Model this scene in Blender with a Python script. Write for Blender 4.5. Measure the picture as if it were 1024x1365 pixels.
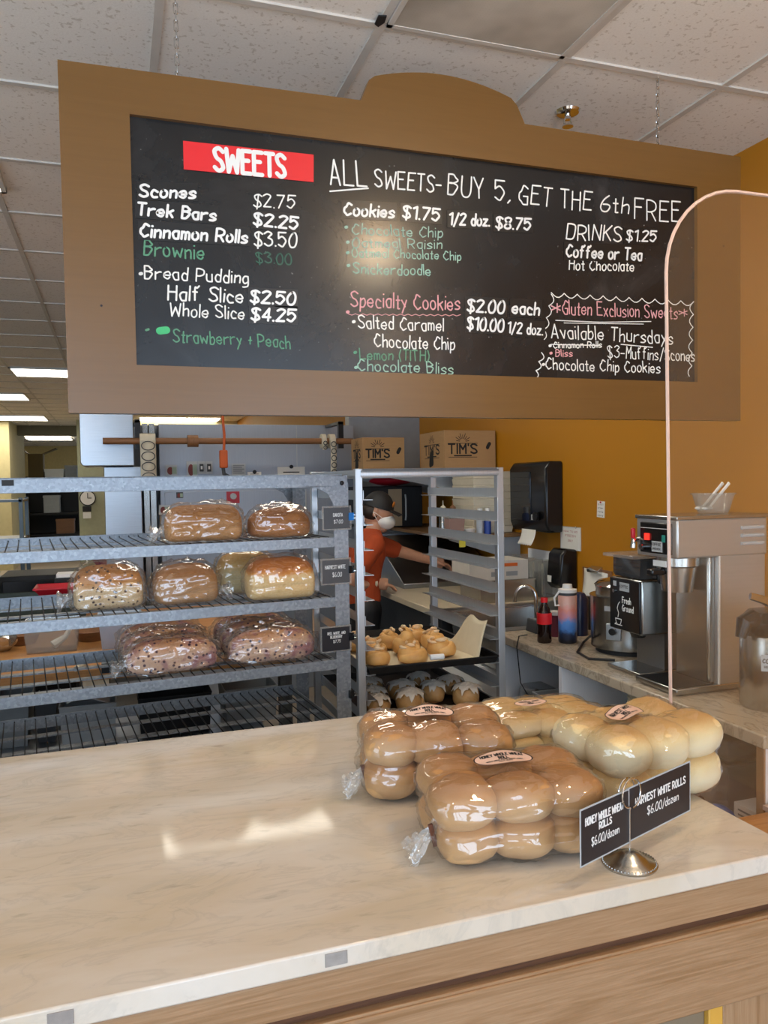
import bpy, bmesh, math, random
import numpy as np
from mathutils import Vector, Matrix, Euler, noise
for o in list(bpy.data.objects): bpy.data.objects.remove(o)
SC = bpy.context.scene; COL = SC.collection
PI = math.pi; rad = math.radians
# ---------------------------------------------------------------- camera
cam_d = bpy.data.cameras.new('camera'); CAM = bpy.data.objects.new('camera', cam_d); COL.objects.link(CAM)
FPX = 1050.0; CH = 1.55
cam_d.sensor_fit = 'VERTICAL'; cam_d.sensor_height = 24.0; cam_d.lens = FPX / 1365 * 24.0
cam_d.clip_start = .02; cam_d.clip_end = 100
_y, _p, _r = rad(18.8), rad(-2.2), rad(0.95)
FW = Vector((math.sin(_y)*math.cos(_p), math.cos(_y)*math.cos(_p), math.sin(_p)))
_rt = Vector((math.cos(_y), -math.sin(_y), 0)); _up = _rt.cross(FW)
IX = _rt*math.cos(_r) - _up*math.sin(_r); IU = _rt*math.sin(_r) + _up*math.cos(_r)
CP = Vector((0, 0, CH))
CAM.matrix_world = Matrix(((IX.x, IU.x, -FW.x, 0), (IX.y, IU.y, -FW.y, 0), (IX.z, IU.z, -FW.z, CH), (0, 0, 0, 1)))
SC.camera = CAM
# ---------------------------------------------------------------- light and exposure
SC.view_settings.view_transform = 'Standard'; SC.view_settings.look = 'None'
SC.view_settings.gamma = 1; SC.view_settings.use_curve_mapping = False
SC.view_settings.exposure = 0.0
SC.cycles.transparent_max_bounces = 32; SC.cycles.max_bounces = 10
SC.cycles.use_denoising = True; SC.cycles.sample_clamp_indirect = 4
W = bpy.data.worlds.new('world'); SC.world = W; W.use_nodes = True
W.node_tree.nodes['Background'].inputs[0].default_value = (.62, .78, 1, 1)
W.node_tree.nodes['Background'].inputs[1].default_value = 0.55
def area(name, loc, target, sx, sy, power, col):
    d = bpy.data.lights.new(name, 'AREA'); d.shape = 'RECTANGLE'; d.size = sx; d.size_y = sy; d.energy = power; d.color = col
    o = bpy.data.objects.new(name, d); COL.objects.link(o); o.location = loc
    o.rotation_euler = (Vector(target)-Vector(loc)).to_track_quat('-Z', 'Z').to_euler(); return o
def spot(name, loc, target, power, col, ang=80, blend=.6, r=.05):
    d = bpy.data.lights.new(name, 'SPOT'); d.energy = power; d.color = col; d.spot_size = rad(ang); d.spot_blend = blend; d.shadow_soft_size = r
    o = bpy.data.objects.new(name, d); COL.objects.link(o); o.location = loc
    o.rotation_euler = (Vector(target)-Vector(loc)).to_track_quat('-Z', 'Y').to_euler(); return o
DAY = (.60, .78, 1.0); WARM = (1.0, .78, .52); TUBE = (1.0, .97, .9)
d = bpy.data.lights.new('sun', 'SUN'); d.energy = 7; d.angle = rad(.6); d.color = (1, .93, .84); o = bpy.data.objects.new('sun', d); COL.objects.link(o); o.rotation_euler = (rad(36), 0, rad(-12))
area('daylight_storefront_window', (-1.7, -2.75, 1.45), (-1.2, 3, 1.6), 3.6, 2.5, 150, DAY)
area('daylight_storefront_door', (1.55, -2.75, 1.45), (1.2, 3, 1.75), 2.0, 2.5, 85, DAY)
area('daylight_side_window', (-4.7, 0.2, 1.5), (0, 1.4, 1.4), 4.4, 2.2, 100, DAY)
LAMPS = [(1.15, .8, 2.70), (-.95, .3, 2.70), (-2.3, .3, 2.70), (1.95, -1.4, 2.70)]
for i, l in enumerate(LAMPS):
    d = bpy.data.lights.new('pendant_bulb', 'POINT'); d.energy = 20 if i == 0 else 14; d.color = WARM; d.shadow_soft_size = .05
    o = bpy.data.objects.new('pendant_bulb', d); COL.objects.link(o); o.location = (l[0], l[1], l[2]-.10)
# ---------------------------------------------------------------- geometry helpers
def ray(px, py): return FW + IX*((px-512)/FPX) - IU*((py-682.5)/FPX)
def at(px, py, X=None, Y=None, Z=None):
    d = ray(px, py)
    t = X/d.x if X is not None else Y/d.y if Y is not None else (Z-CH)/d.z
    return CP + d*t
class MB:
    def __init__(s): s.v = []; s.f = []; s.m = None
    def add(s, vs, fs):
        n = len(s.v)
        s.v += [tuple(s.m @ Vector(p)) if s.m is not None else tuple(p) for p in vs]
        s.f += [tuple(n+i for i in f) for f in fs]; return s
    def box(s, x0, x1, y0, y1, z0, z1):
        return s.add([(x, y, z) for z in (z0, z1) for y in (y0, y1) for x in (x0, x1)],
                     [(0, 2, 3, 1), (4, 5, 7, 6), (0, 1, 5, 4), (2, 6, 7, 3), (0, 4, 6, 2), (1, 3, 7, 5)])
    def tube(s, pts, r, n=8, closed=False, sq=1.0):
        pts = [Vector(p) for p in pts]; k = len(pts); rs = r if isinstance(r, (list, tuple)) else [r]*k
        vs = []; ref = None
        for i, p in enumerate(pts):
            a = pts[i-1] if (i or closed) else p; b = pts[(i+1) % k] if (i < k-1 or closed) else p
            t = (b-a).normalized()
            if ref is None: ref = Vector((0, 0, 1)) if abs(t.z) < .9 else Vector((1, 0, 0))
            u = (ref - t*ref.dot(t))
            if u.length < 1e-5: u = t.orthogonal()
            u.normalize(); w = t.cross(u); ref = u
            vs += [p + u*(math.cos(2*PI*j/n)*rs[i]) + w*(math.sin(2*PI*j/n)*rs[i]*sq) for j in range(n)]
        fs = []
        for i in range(k if closed else k-1):
            for j in range(n):
                a = i*n+j; b = i*n+(j+1) % n; c = ((i+1) % k)*n; fs.append((a, b, c+(j+1) % n, c+j))
        if not closed: fs += [tuple(range(n-1, -1, -1)), tuple(range((k-1)*n, k*n))]
        return s.add(vs, fs)
    def cyl(s, p, q, r, r2=None, n=16): return s.tube([p, q], [r, r if r2 is None else r2], n)
    def lathe(s, prof, n=24, c=(0, 0, 0), sx=1, sy=1):
        vs = []; rings = []; fs = []
        for r, z in prof:
            if r < 1e-6: rings.append([len(vs)]); vs.append((c[0], c[1], c[2]+z))
            else:
                rings.append(list(range(len(vs), len(vs)+n)))
                vs += [(c[0]+sx*r*math.cos(2*PI*j/n), c[1]+sy*r*math.sin(2*PI*j/n), c[2]+z) for j in range(n)]
        for A, B in zip(rings, rings[1:]):
            for j in range(n):
                k = (j+1) % n
                if len(A) == 1 and len(B) == 1: continue
                if len(A) == 1: fs.append((A[0], B[k], B[j]))
                elif len(B) == 1: fs.append((A[j], A[k], B[0]))
                else: fs.append((A[j], A[k], B[k], B[j]))
        return s.add(vs, fs)
    def prism(s, pts, ax, a, b):
        # outline extruded along an axis: ax 'x' -> pts (y,z); 'y' -> (x,z); 'z' -> (x,y)
        g = {'x': lambda p, t: (t, p[0], p[1]), 'y': lambda p, t: (p[0], t, p[1]), 'z': lambda p, t: (p[0], p[1], t)}[ax]
        n = len(pts); vs = [g(p, a) for p in pts]+[g(p, b) for p in pts]
        fs = [tuple(range(n)), tuple(range(2*n-1, n-1, -1))]+[(i, i+n, (i+1) % n+n, (i+1) % n) for i in range(n)]
        return s.add(vs, fs)
    def grid(s, fn, nu, nv, cu=False, cv=False):
        vs = [fn(i, j) for i in range(nu) for j in range(nv)]; fs = []
        for i in range(nu if cu else nu-1):
            for j in range(nv if cv else nv-1):
                a, b, c, d = i*nv+j, ((i+1) % nu)*nv+j, ((i+1) % nu)*nv+(j+1) % nv, i*nv+(j+1) % nv
                fs.append((a, b, c, d))
        return s.add(vs, fs)
    def bin(s, x0, x1, y0, y1, z0, z1, t=.004, flare=0.0):
        f = flare
        o0 = [(x0+f, y0+f, z0), (x1-f, y0+f, z0), (x1-f, y1-f, z0), (x0+f, y1-f, z0)]
        o1 = [(x0, y0, z1), (x1, y0, z1), (x1, y1, z1), (x0, y1, z1)]
        i1 = [(x0+t, y0+t, z1), (x1-t, y0+t, z1), (x1-t, y1-t, z1), (x0+t, y1-t, z1)]
        i0 = [(x0+f+t, y0+f+t, z0+t), (x1-f-t, y0+f+t, z0+t), (x1-f-t, y1-f-t, z0+t), (x0+f+t, y1-f-t, z0+t)]
        fs = [(3, 2, 1, 0), (12, 13, 14, 15)]
        for k in range(3): fs += [(4*k+i, 4*k+(i+1) % 4, 4*k+4+(i+1) % 4, 4*k+4+i) for i in range(4)]
        return s.add(o0+o1+i1+i0, fs)
    def ball(s, c, rx, ry=None, rz=None, nu=16, nv=10, fn=None):
        ry = rx if ry is None else ry; rz = rx if rz is None else rz
        prof = [(math.sin(PI*i/nv), -math.cos(PI*i/nv)) for i in range(nv+1)]; prof[0] = (0, -1); prof[-1] = (0, 1)
        k = MB(); k.lathe(prof, nu)
        vs = [(c[0]+x*rx, c[1]+y*ry, c[2]+z*rz) for x, y, z in k.v]
        if fn: vs = [fn(v) for v in vs]
        return s.add(vs, k.f)
def build(name, mb, m, parent=None, bevel=0, smooth=38, loc=None, sub=0, solid=0):
    me = bpy.data.meshes.new(name); me.from_pydata(mb.v, [], mb.f)
    bm = bmesh.new(); bm.from_mesh(me); bmesh.ops.recalc_face_normals(bm, faces=bm.faces)
    for f in bm.faces: f.smooth = smooth > 0
    if smooth:
        for e in bm.edges:
            if len(e.link_faces) == 2 and e.calc_face_angle(0) > rad(smooth): e.smooth = False
    bm.to_mesh(me); bm.free()
    for k in (m if isinstance(m, (list, tuple)) else [m]): me.materials.append(k)
    o = bpy.data.objects.new(name, me); COL.objects.link(o)
    if parent is not None: o.parent = parent
    if loc is not None: o.location = loc
    if solid: md = o.modifiers.new('thick', 'SOLIDIFY'); md.thickness = solid
    if bevel:
        md = o.modifiers.new('bevel', 'BEVEL'); md.width = bevel; md.segments = 2; md.limit_method = 'ANGLE'; md.angle_limit = rad(40)
    if sub: md = o.modifiers.new('sub', 'SUBSURF'); md.levels = sub; md.render_levels = sub
    return o
def tag(o, label, cat, group=None, kind=None):
    if label: o['label'] = label
    if cat: o['category'] = cat
    if group: o['group'] = group
    if kind: o['kind'] = kind
    return o
def thing(name, label, cat, loc=(0, 0, 0), rz=0, group=None):
    o = bpy.data.objects.new(name, None); COL.objects.link(o); o.empty_display_size = .05
    o.location = loc; o.rotation_euler = (0, 0, rad(rz)); return tag(o, label, cat, group)
def struct(name, mb, m, **k): o = build(name, mb, m, **k); o['kind'] = 'structure'; return o
def dup(root, loc, rz=None, label=None):
    r = root.copy(); COL.objects.link(r); r.location = loc
    if rz is not None: r.rotation_euler = (0, 0, rad(rz))
    if label: r['label'] = label
    for ch in list(root.children):
        c = ch.copy(); COL.objects.link(c); c.parent = r
        for g in list(ch.children):
            d = g.copy(); COL.objects.link(d); d.parent = c
    return r
def pl(o, label): o['label'] = label; return o
def evald(o):
    bpy.context.view_layer.update()
    dg = bpy.context.evaluated_depsgraph_get(); e = o.evaluated_get(dg)
    me = bpy.data.meshes.new_from_object(e); vs = [tuple(v.co) for v in me.vertices]; fs = [tuple(p.vertices) for p in me.polygons]
    bpy.data.meshes.remove(me); return vs, fs
# ---------------------------------------------------------------- materials
def lin(c):
    if isinstance(c, str): c = [int(c[i:i+2], 16)/255 for i in (0, 2, 4)]
    return tuple((x/12.92 if x <= .04045 else ((x+.055)/1.055)**2.4) for x in c[:3])+(1,)
class NT:
    def __init__(s, name):
        s.m = bpy.data.materials.new(name); s.m.use_nodes = True; s.t = s.m.node_tree; s.n = s.t.nodes; s.b = s.n['Principled BSDF']; s.out = s.n['Material Output']; s._c = None
    def new(s, t, **k):
        n = s.n.new(t)
        for a, v in k.items():
            if a.startswith('i_'):
                n.inputs[a[2:].replace('_', ' ')].default_value = v
            else: setattr(n, a, v)
        return n
    def link(s, a, b): s.t.links.new(a, b)
    def co(s, kind='Object', scale=(1, 1, 1), rot=(0, 0, 0)):
        c = s.new('ShaderNodeTexCoord'); mp = s.new('ShaderNodeMapping'); mp.inputs['Scale'].default_value = scale; mp.inputs['Rotation'].default_value = rot
        s.link(c.outputs[kind], mp.inputs[0]); return mp.outputs[0]
    def noise(s, vec, scale, detail=4, rough=.55, dist=0):
        n = s.new('ShaderNodeTexNoise'); n.inputs['Scale'].default_value = scale; n.inputs['Detail'].default_value = detail
        n.inputs['Roughness'].default_value = rough; n.inputs['Distortion'].default_value = dist; s.link(vec, n.inputs['Vector']); return n.outputs['Fac']
    def ramp(s, fac, stops):
        r = s.new('ShaderNodeValToRGB'); e = r.color_ramp.elements
        while len(e) < len(stops): e.new(.5)
        for k, (p, c) in zip(e, stops): k.position = p; k.color = lin(c) if not isinstance(c, float) else (c, c, c, 1)
        s.link(fac, r.inputs[0]); return r.outputs[0]
    def mix(s, fac, a, b, mode='MIX'):
        m = s.new('ShaderNodeMix', data_type='RGBA', blend_type=mode)
        for sock, v in ((m.inputs[0], fac), (m.inputs[6], a), (m.inputs[7], b)):
            if isinstance(v, bpy.types.NodeSocket): s.link(v, sock)
            elif isinstance(v, (int, float)): sock.default_value = v
            else: sock.default_value = lin(v)
        return m.outputs[2]
    def bump(s, h, strength=.3, dist=.01):
        b = s.new('ShaderNodeBump'); b.inputs['Strength'].default_value = strength; b.inputs['Distance'].default_value = dist
        s.link(h, b.inputs['Height']); s.link(b.outputs[0], s.b.inputs['Normal']); return b
    def base(s, v):
        if isinstance(v, bpy.types.NodeSocket): s.link(v, s.b.inputs['Base Color'])
        else: s.b.inputs['Base Color'].default_value = lin(v)
    def set(s, **k):
        for a, v in k.items(): s.b.inputs[a.replace('_', ' ')].default_value = v
        return s
_MC = {}
def mat(name, c, rough=.5, metal=0, var=.12, scale=14, bump=0, bscale=60, stretch=(1, 1, 1), spec=.5, coat=0):
    if name in _MC: return _MC[name]
    t = NT(name); v = t.co('Object', stretch); a = lin(c)
    dark = tuple(x*(1-var) for x in [int(c[i:i+2], 16)/255 for i in (0, 2, 4)])
    t.base(t.mix(t.noise(v, scale), dark, c)); t.set(Roughness=rough, Metallic=metal, Specular_IOR_Level=spec, Coat_Weight=coat)
    if bump: t.bump(t.noise(v, bscale), bump, .004)
    _MC[name] = t.m; return t.m
def emis(name, c, e):
    t = NT(name); t.set(Emission_Strength=e); t.b.inputs['Emission Color'].default_value = lin(c); t.base(c); return t.m
def make_glass(name, tint, gloss=.08, rough=.02, haze=0.0, bump=0, bscale=30, stretch=(1, 1, 1), hazec='ffffff', fres=.3):
    t = NT(name); tr = t.new('ShaderNodeBsdfTransparent'); tr.inputs[0].default_value = lin(tint)
    g = t.new('ShaderNodeBsdfGlossy'); g.inputs['Roughness'].default_value = rough
    lw = t.new('ShaderNodeLayerWeight'); lw.inputs[0].default_value = .3
    ma = t.new('ShaderNodeMath', operation='MULTIPLY_ADD'); t.link(lw.outputs['Fresnel'], ma.inputs[0]); ma.inputs[1].default_value = fres; ma.inputs[2].default_value = gloss
    ma.use_clamp = True
    mx = t.new('ShaderNodeMixShader'); t.link(ma.outputs[0], mx.inputs[0]); t.link(tr.outputs[0], mx.inputs[1]); t.link(g.outputs[0], mx.inputs[2])
    res = mx.outputs[0]
    if haze:
        df = t.new('ShaderNodeBsdfDiffuse'); df.inputs[0].default_value = lin(hazec)
        m2 = t.new('ShaderNodeMixShader'); m2.inputs[0].default_value = haze; t.link(res, m2.inputs[1]); t.link(df.outputs[0], m2.inputs[2]); res = m2.outputs[0]
    if bump:
        v = t.co('Object', stretch); n1 = t.new('ShaderNodeTexNoise'); n1.noise_type = 'RIDGED_MULTIFRACTAL'; n1.inputs['Scale'].default_value = bscale; n1.inputs['Detail'].default_value = 3; n1.inputs['Distortion'].default_value = .5
        t.link(v, n1.inputs['Vector']); b = t.bump(n1.outputs['Fac'], bump, .006); t.link(b.outputs[0], g.inputs['Normal'])
    t.link(res, t.out.inputs[0]); return t.m
def m_wood(name, c1, c2, axis='x', scale=3, rough=.5, bump=.06):
    t = NT(name); st = {'x': (.6, 14, 14), 'y': (14, .6, 14), 'z': (14, 14, .6)}[axis]; v = t.co('Object', st)
    n = t.noise(v, scale, 6, .6, 1.5); f = t.noise(t.co('Object', tuple(x*3 for x in st)), scale*3, 3, .7)
    t.base(t.mix(t.noise(v, scale*5, 2), t.ramp(n, [(.3, c1), (.5, c2), (.72, c1)]), c2, 'MULTIPLY') if 0 else t.mix(f, t.ramp(n, [(.32, c1), (.52, c2), (.7, c1)]), c1))
    t.set(Roughness=rough); t.bump(f, bump, .003); return t.m
def m_marble():
    t = NT('marble'); v = t.co('Object', (1.2, 3.2, 1.2), (0, 0, rad(-24)))
    big = t.ramp(t.noise(v, 2.2, 5, .55, .6), [(.3, 'C4B59D'), (.5, 'CEC1AF'), (.72, 'D6CDC1')])
    vein = t.ramp(t.noise(v, 3.6, 8, .62, 1.4), [(.44, 0.0), (.492, .28), (.51, .08), (.57, 0.0)])
    spec = t.ramp(t.noise(t.co('Object', (8, 26, 8), (0, 0, rad(-30))), 1.6, 4, .6), [(.62, 0.0), (.74, .42)])
    c = t.mix(vein, big, 'A9A298'); c = t.mix(spec, c, '8F8779'); t.base(c); t.set(Roughness=.07, Specular_IOR_Level=.6); return t.m
def m_galv():
    t = NT('galvanized_steel'); vo = t.new('ShaderNodeTexVoronoi'); vo.inputs['Scale'].default_value = 130; t.link(t.co('Object'), vo.inputs['Vector'])
    n = t.noise(t.co('Object'), 18, 5); c = t.ramp(vo.outputs['Color'], [(.1, '7B8289'), (.6, '959CA3'), (.95, 'AEB5BB')])
    t.base(t.mix(n, c, '8A9199')); t.set(Metallic=.55, Roughness=.42); return t.m
def m_brushed(name, c, rough=.28, axis='x', metal=1.0, var=.12):
    t = NT(name); st = {'x': (1, 60, 60), 'y': (60, 1, 60), 'z': (60, 60, 1)}[axis]
    n = t.noise(t.co('Object', st), 6, 3); d = [int(c[i:i+2], 16)/255*(1-var) for i in (0, 2, 4)]
    t.base(t.mix(n, d, c)); t.set(Metallic=metal, Roughness=rough); t.bump(n, .04, .002); return t.m
def m_bread(name, side, crust, top, speck=None, spk=90, thr=.16, z0=.42, z1=.75, mottle=None, rough=.62):
    t = NT(name); g = t.new('ShaderNodeTexCoord'); sp = t.new('ShaderNodeSeparateXYZ'); t.link(g.outputs['Generated'], sp.inputs[0])
    v = t.co('Object'); n = t.noise(v, 22, 5); ad = t.new('ShaderNodeMath', operation='MULTIPLY_ADD'); t.link(n, ad.inputs[0]); ad.inputs[1].default_value = .28
    t.link(sp.outputs['Z'], ad.inputs[2]); sb = t.new('ShaderNodeMath', operation='SUBTRACT'); t.link(ad.outputs[0], sb.inputs[0]); sb.inputs[1].default_value = .14
    c = t.ramp(sb.outputs[0], [(0.02, side), (z0, side), ((z0+z1)/2, crust), (z1, top), (1, top)])
    fine = t.noise(v, 160, 4, .7); c = t.mix(t.ramp(fine, [(.35, 0.0), (.75, .5)]), c, crust)
    if mottle: c = t.mix(t.ramp(t.noise(v, 13, 4, .6, .8), [(.47, 0.0), (.62, .75)]), c, mottle)
    if speck:
        vo = t.new('ShaderNodeTexVoronoi'); vo.inputs['Scale'].default_value = spk; t.link(v, vo.inputs['Vector'])
        c = t.mix(t.ramp(vo.outputs['Distance'], [(thr, 1.0), (thr+.1, 0.0)]), c, speck)
    t.base(c); t.set(Roughness=rough, Specular_IOR_Level=.35, Subsurface_Weight=0); t.bump(t.noise(v, 120, 5, .65), .25, .003); return t.m
M = {}
M['marble'] = m_marble(); M['galv'] = m_galv()
M['alu'] = m_brushed('brushed_aluminium', 'C9CDD1', .34, 'z', .8); M['steel'] = m_brushed('stainless_steel', 'B9B9B6', .25, 'z'); M['steelx'] = m_brushed('stainless_sheet', 'B4B8BD', .3, 'x')
M['chrome'] = mat('chrome', 'D8D8D8', .08, 1, .04); M['darkmetal'] = mat('dark_metal', '2A2A2C', .4, .7)
M['wire'] = mat('rack_wire', '3B3D40', .4, .8, .3, 40); M['oak'] = m_wood('pale_oak', '86633F', 'B08E6C', 'x', 2.4, .5); M['oakdark'] = m_wood('dark_oak', '4A2C19', '6A4226', 'x', 3, .5)
M['oakz'] = m_wood('pale_oak_upright', '8E6B48', 'B59472', 'z', 2.4, .5); M['yellowwood'] = mat('yellow_trim', 'D9A441', .5)
M['bench'] = m_wood('maple_bench', 'A8713C', 'C89255', 'x', 2.5, .5); M['dowel'] = m_wood('dowel_wood', '7A5232', '9A6B43', 'x', 3, .5)
M['frame'] = m_wood('board_brown_paint', '694A22', '715128', 'x', 1.5, .3, .05)
M['blk'] = mat('black_plastic', '131315', .22, 0, .15); M['blkm'] = mat('black_matte', '17171A', .6); M['white'] = mat('white_plastic', 'E9E9E6', .4, 0, .04)
M['paper'] = mat('white_paper', 'EDEBE4', .8, 0, .05); M['cream'] = mat('cream_paper', 'DDD3BC', .8); M['chalk'] = mat('chalk_white', 'F1F0EA', .9, 0, .10, 120)
M['chalkdim'] = mat('faded_chalk', 'A6C6B6', .9, 0, .2, 150); M['green'] = mat('green_chalk', '67A583', .9, 0, .3, 150); M['dgreen'] = mat('dim_green_chalk', '46705E', .9, 0, .35, 150)
M['teal'] = mat('teal_chalk', 'A9D0BC', .9, 0, .25, 150); M['pink'] = mat('pink_chalk', 'E7A9AC', .9, 0, .2, 150); M['brightgreen'] = mat('bright_green_chalk', '4FBF7E', .9)
M['red'] = mat('red_vinyl', 'E01F26', .4, 0, .05); M['redp'] = mat('red_plastic', 'C22030', .35); M['ink'] = mat('black_ink', '1B1A1A', .8); M['strip'] = mat('label_strip_black', '151516', .3)
M['card'] = mat('card_black', '24252B', .35, 0, .06); M['cardg'] = mat('card_grey', '4A4C50', .3, 0, .08); M['cardboard'] = mat('cardboard', 'B08A5E', .8, 0, .1, 10, .1, 90, (1, 1, 8)); M['blue'] = mat('blue_plastic', '2E8BE0', .4)
M['pinklabel'] = mat('pink_label', 'F0C9B4', .6, 0, .04); M['film'] = make_glass('clear_bag_film', 'FDFDFC', .12, .06, .02, .6, 16, (.35, 2.2, 1.8), fres=.25); M['filmfine'] = make_glass('crinkled_bag_film', 'FDFDFC', .14, .1, .10, .8, 50, (1, 2.2, 1), fres=.3)
M['plexi'] = make_glass('clear_acrylic', 'FBF9F6', .04, .0, .014, 0, hazec='F0D8C0', fres=.12); M['plexiedge'] = mat('acrylic_edge', 'D2B4A4', .3, 0, .05)  # beige haze colour paints in the storefront's reflected light on the acrylic
M['clear'] = make_glass('clear_plastic', 'EDEDEA', .06, .06, .10); M['smoke'] = make_glass('smoked_plastic', '8A7A66', .08, .08, .05)
M['yellow'] = mat('mustard_wall_paint', 'B87A0C', .55, 0, .04, 3, .05, 200); M['cabinet'] = mat('white_laminate', 'F0F2F6', .4, 0, .04)
M['tile'] = None
M['skin'] = mat('skin', 'C99578', .5, 0, .08, 30); M['orange'] = mat('rust_orange_cotton', 'B5481C', .85, 0, .12, 20, .15, 300); M['maroon'] = mat('maroon', '7A2436', .5)
M['grey'] = mat('grey_plastic', '8E9396', .45); M['dgrey'] = mat('dark_grey', '3C3F43', .5); M['lgrey'] = mat('light_grey', 'B9BDBF', .5)
M['brew'] = m_brushed('brewer_satin_steel', 'C6C9CB', .3, 'x', .75, .08)
# ---------------------------------------------------------------- the setting
CZ = 2.82
def m_tile():
    t = NT('ceiling_tile'); v = t.co('Object'); n = t.noise(v, 150, 3, .6); p = t.ramp(t.noise(v, 70, 2, .5), [(.60, 0.0), (.68, 1.0)])
    c = t.mix(n, 'E2DED8', 'F2EFEA'); c = t.mix(p, c, 'CFC9C0'); t.base(c); t.set(Roughness=.9); t.bump(n, .2, .003); return t.m
M['tile'] = m_tile()
struct('floor', MB().box(-5, 6, -2.8, 27, -.05, 0), mat('tan_tile_floor', 'A89A88', .5, 0, .15, 8))
struct('ceiling', MB().box(-5, 6, -2.8, 27, CZ, CZ+.08), M['tile'])
g = MB(); SXC, SYC = .5875, .636
k = -9
while .146+k*SXC < 5: x = .146+k*SXC; g.box(x-.012, x+.012, -2.8, 27, CZ-.006, CZ+.002); k += 1
k = -7
while 2.115+k*SYC < 26.5: y = 2.115+k*SYC; g.box(-5, 6, y-.012, y+.012, CZ-.0065, CZ+.002); k += 1
struct('trim_1', g, mat('ceiling_grid_white', 'D4D0CA', .5))
struct('wall_right', MB().box(2.36, 2.44, -2.8, 16, 0, CZ), M['yellow'])
struct('wall_back', MB().box(-.07, 1.76, 6.0, 6.1, 0, 1.99).box(1.76, 2.4, 6.0, 6.1, 0, CZ), mat('grey_wall_panel', '9AA0A8', .4, .1, .1))
struct('wall_left', MB().box(-5.08, -5, -2.8, 27, 0, CZ), mat('cream_wall', 'CFC294', .7))
hall = mat('pale_yellow_wall', 'C9BC8C', .7); hallg = mat('pale_green_wall', 'A9AE93', .7)
x14 = at(14, 640, Y=16.3).x; x36 = at(36, 640, Y=18.8).x; x104 = at(104, 640, Y=16).x
struct('wall_hall', MB().box(-5, x14, 16.3, 18.9, 0, CZ), hall)
struct('wall_passage', MB().box(x104, -.1, 16, 16.25, 0, CZ), hallg)
struct('wall_far', MB().box(-.1, 2.4, 16, 16.1, 0, CZ), hall)
struct('wall_rear', MB().box(-5, 1, 26.5, 26.6, 0, CZ), mat('rear_yellow_wall', 'E3CF92', .7))
struct('trim_2', MB().box(x14, x104, 17.6, 17.8, 2.62, CZ), mat('lintel', '6A6653', .7))
# front of the shop behind the viewer: window frames that the acrylic reflects
fr = MB(); Yf = -2.62
for x in (-3.6, -2.4, -1.2, 0.2, .55, 1.5, 2.5): fr.box(x-.035, x+.035, Yf-.05, Yf+.05, 0, 2.6)
for z in (.12, 2.5): fr.box(-3.6, 2.5, Yf-.05, Yf+.05, z-.05, z+.05)
struct('window_1', fr, mat('window_frame_paint', 'C9B5A4', .5))
# ceiling diffuser, sprinkler, tape
t = thing('air_diffuser', 'perforated square ceiling air diffuser darkened by dust', 'air vent', (1.027, 1.80, CZ-.006))
hw, hd = .28, .305
def m_perf():
    n = NT('perforated_metal'); v = n.co('Object'); vo = n.new('ShaderNodeTexVoronoi'); vo.inputs['Scale'].default_value = 95; vo.inputs['Randomness'].default_value = 0; n.link(v, vo.inputs['Vector'])
    d = n.ramp(n.noise(v, 3.2, 3), [(.40, 'C4BEB4'), (.7, '8E887E')]); n.base(n.mix(n.ramp(vo.outputs['Distance'], [(.30, 1.0), (.40, 0.0)]), d, '7C766C')); n.set(Roughness=.6); return n.m
build('perforated_panel', MB().box(-hw+.01, hw-.01, -hd+.01, hd-.01, -.004, .004), m_perf(), t)
f = MB(); f.box(-hw, hw, -hd, -hd+.015, -.006, .004); f.box(-hw, hw, hd-.015, hd, -.006, .004); f.box(-hw, -hw+.015, -hd, hd, -.006, .004); f.box(hw-.015, hw, -hd, hd, -.006, .004)
build('frame', f, mat('ceiling_grid_white', 'D4D0CA'), t)
t = thing('fire_sprinkler', 'chrome fire sprinkler head in the ceiling tile above the menu board', 'sprinkler', (1.517, 2.414, CZ))
build('escutcheon', MB().lathe([(.0, 0), (.042, 0), (.038, -.008), (.02, -.012), (0, -.012)]), M['chrome'], t)
s_ = MB(); s_.cyl((0, 0, -.01), (0, 0, -.03), .011); s_.tube([(-.011, 0, -.03), (-.015, 0, -.042), (0, 0, -.052)], .003); s_.tube([(.011, 0, -.03), (.015, 0, -.042), (0, 0, -.052)], .003)
build('nozzle', s_, M['chrome'], t)
build('deflector', MB().lathe([(0, -.050), (.019, -.050), (.019, -.054), (0, -.054)]), M['chrome'], t)
p = at(507, 22, Z=CZ)
tag(build('tape_scrap', MB().prism([(-.012, -.02), (.01, -.025), (.014, .005), (.004, .03), (-.01, .02)], 'z', CZ-.012, CZ-.0085).add([], []), M['blkm'], loc=(p.x, p.y, 0)), 'scrap of black tape stuck on the ceiling grid beside the diffuser', 'tape')
# fluorescent lights, and two panels added to brighten the back area
def fluo(x0, x1, y0, y1, z, e, label, group=None):
    t = thing('ceiling_light', label, 'ceiling light', ((x0+x1)/2, (y0+y1)/2, z), 0, group)
    a, b = (x1-x0)/2, (y1-y0)/2
    fr = MB(); fr.box(-a, a, -b, -b+.02, -.012, .012); fr.box(-a, a, b-.02, b, -.012, .012); fr.box(-a, -a+.02, -b, b, -.012, .012); fr.box(a-.02, a, -b, b, -.012, .012)
    build('frame', fr, mat('light_frame', 'D8D8D4', .4), t)
    build('diffuser', MB().box(-a+.02, a-.02, -b+.02, b-.02, -.006, .008), emis('tube_diffuser_%d' % (e*10), 'FFF8E8', e), t)
fluo(at(12, 490, Z=CZ).x, .22, 9.1, 9.75, CZ-.01, 9, 'first fluorescent ceiling light left of the menu board, nearest to the viewer')
fluo(-2.6, at(42, 533, Z=CZ).x, 11.6, 12.4, CZ-.01, 9, 'second fluorescent ceiling light in the hall, cut off by the photo\'s left edge')
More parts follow.
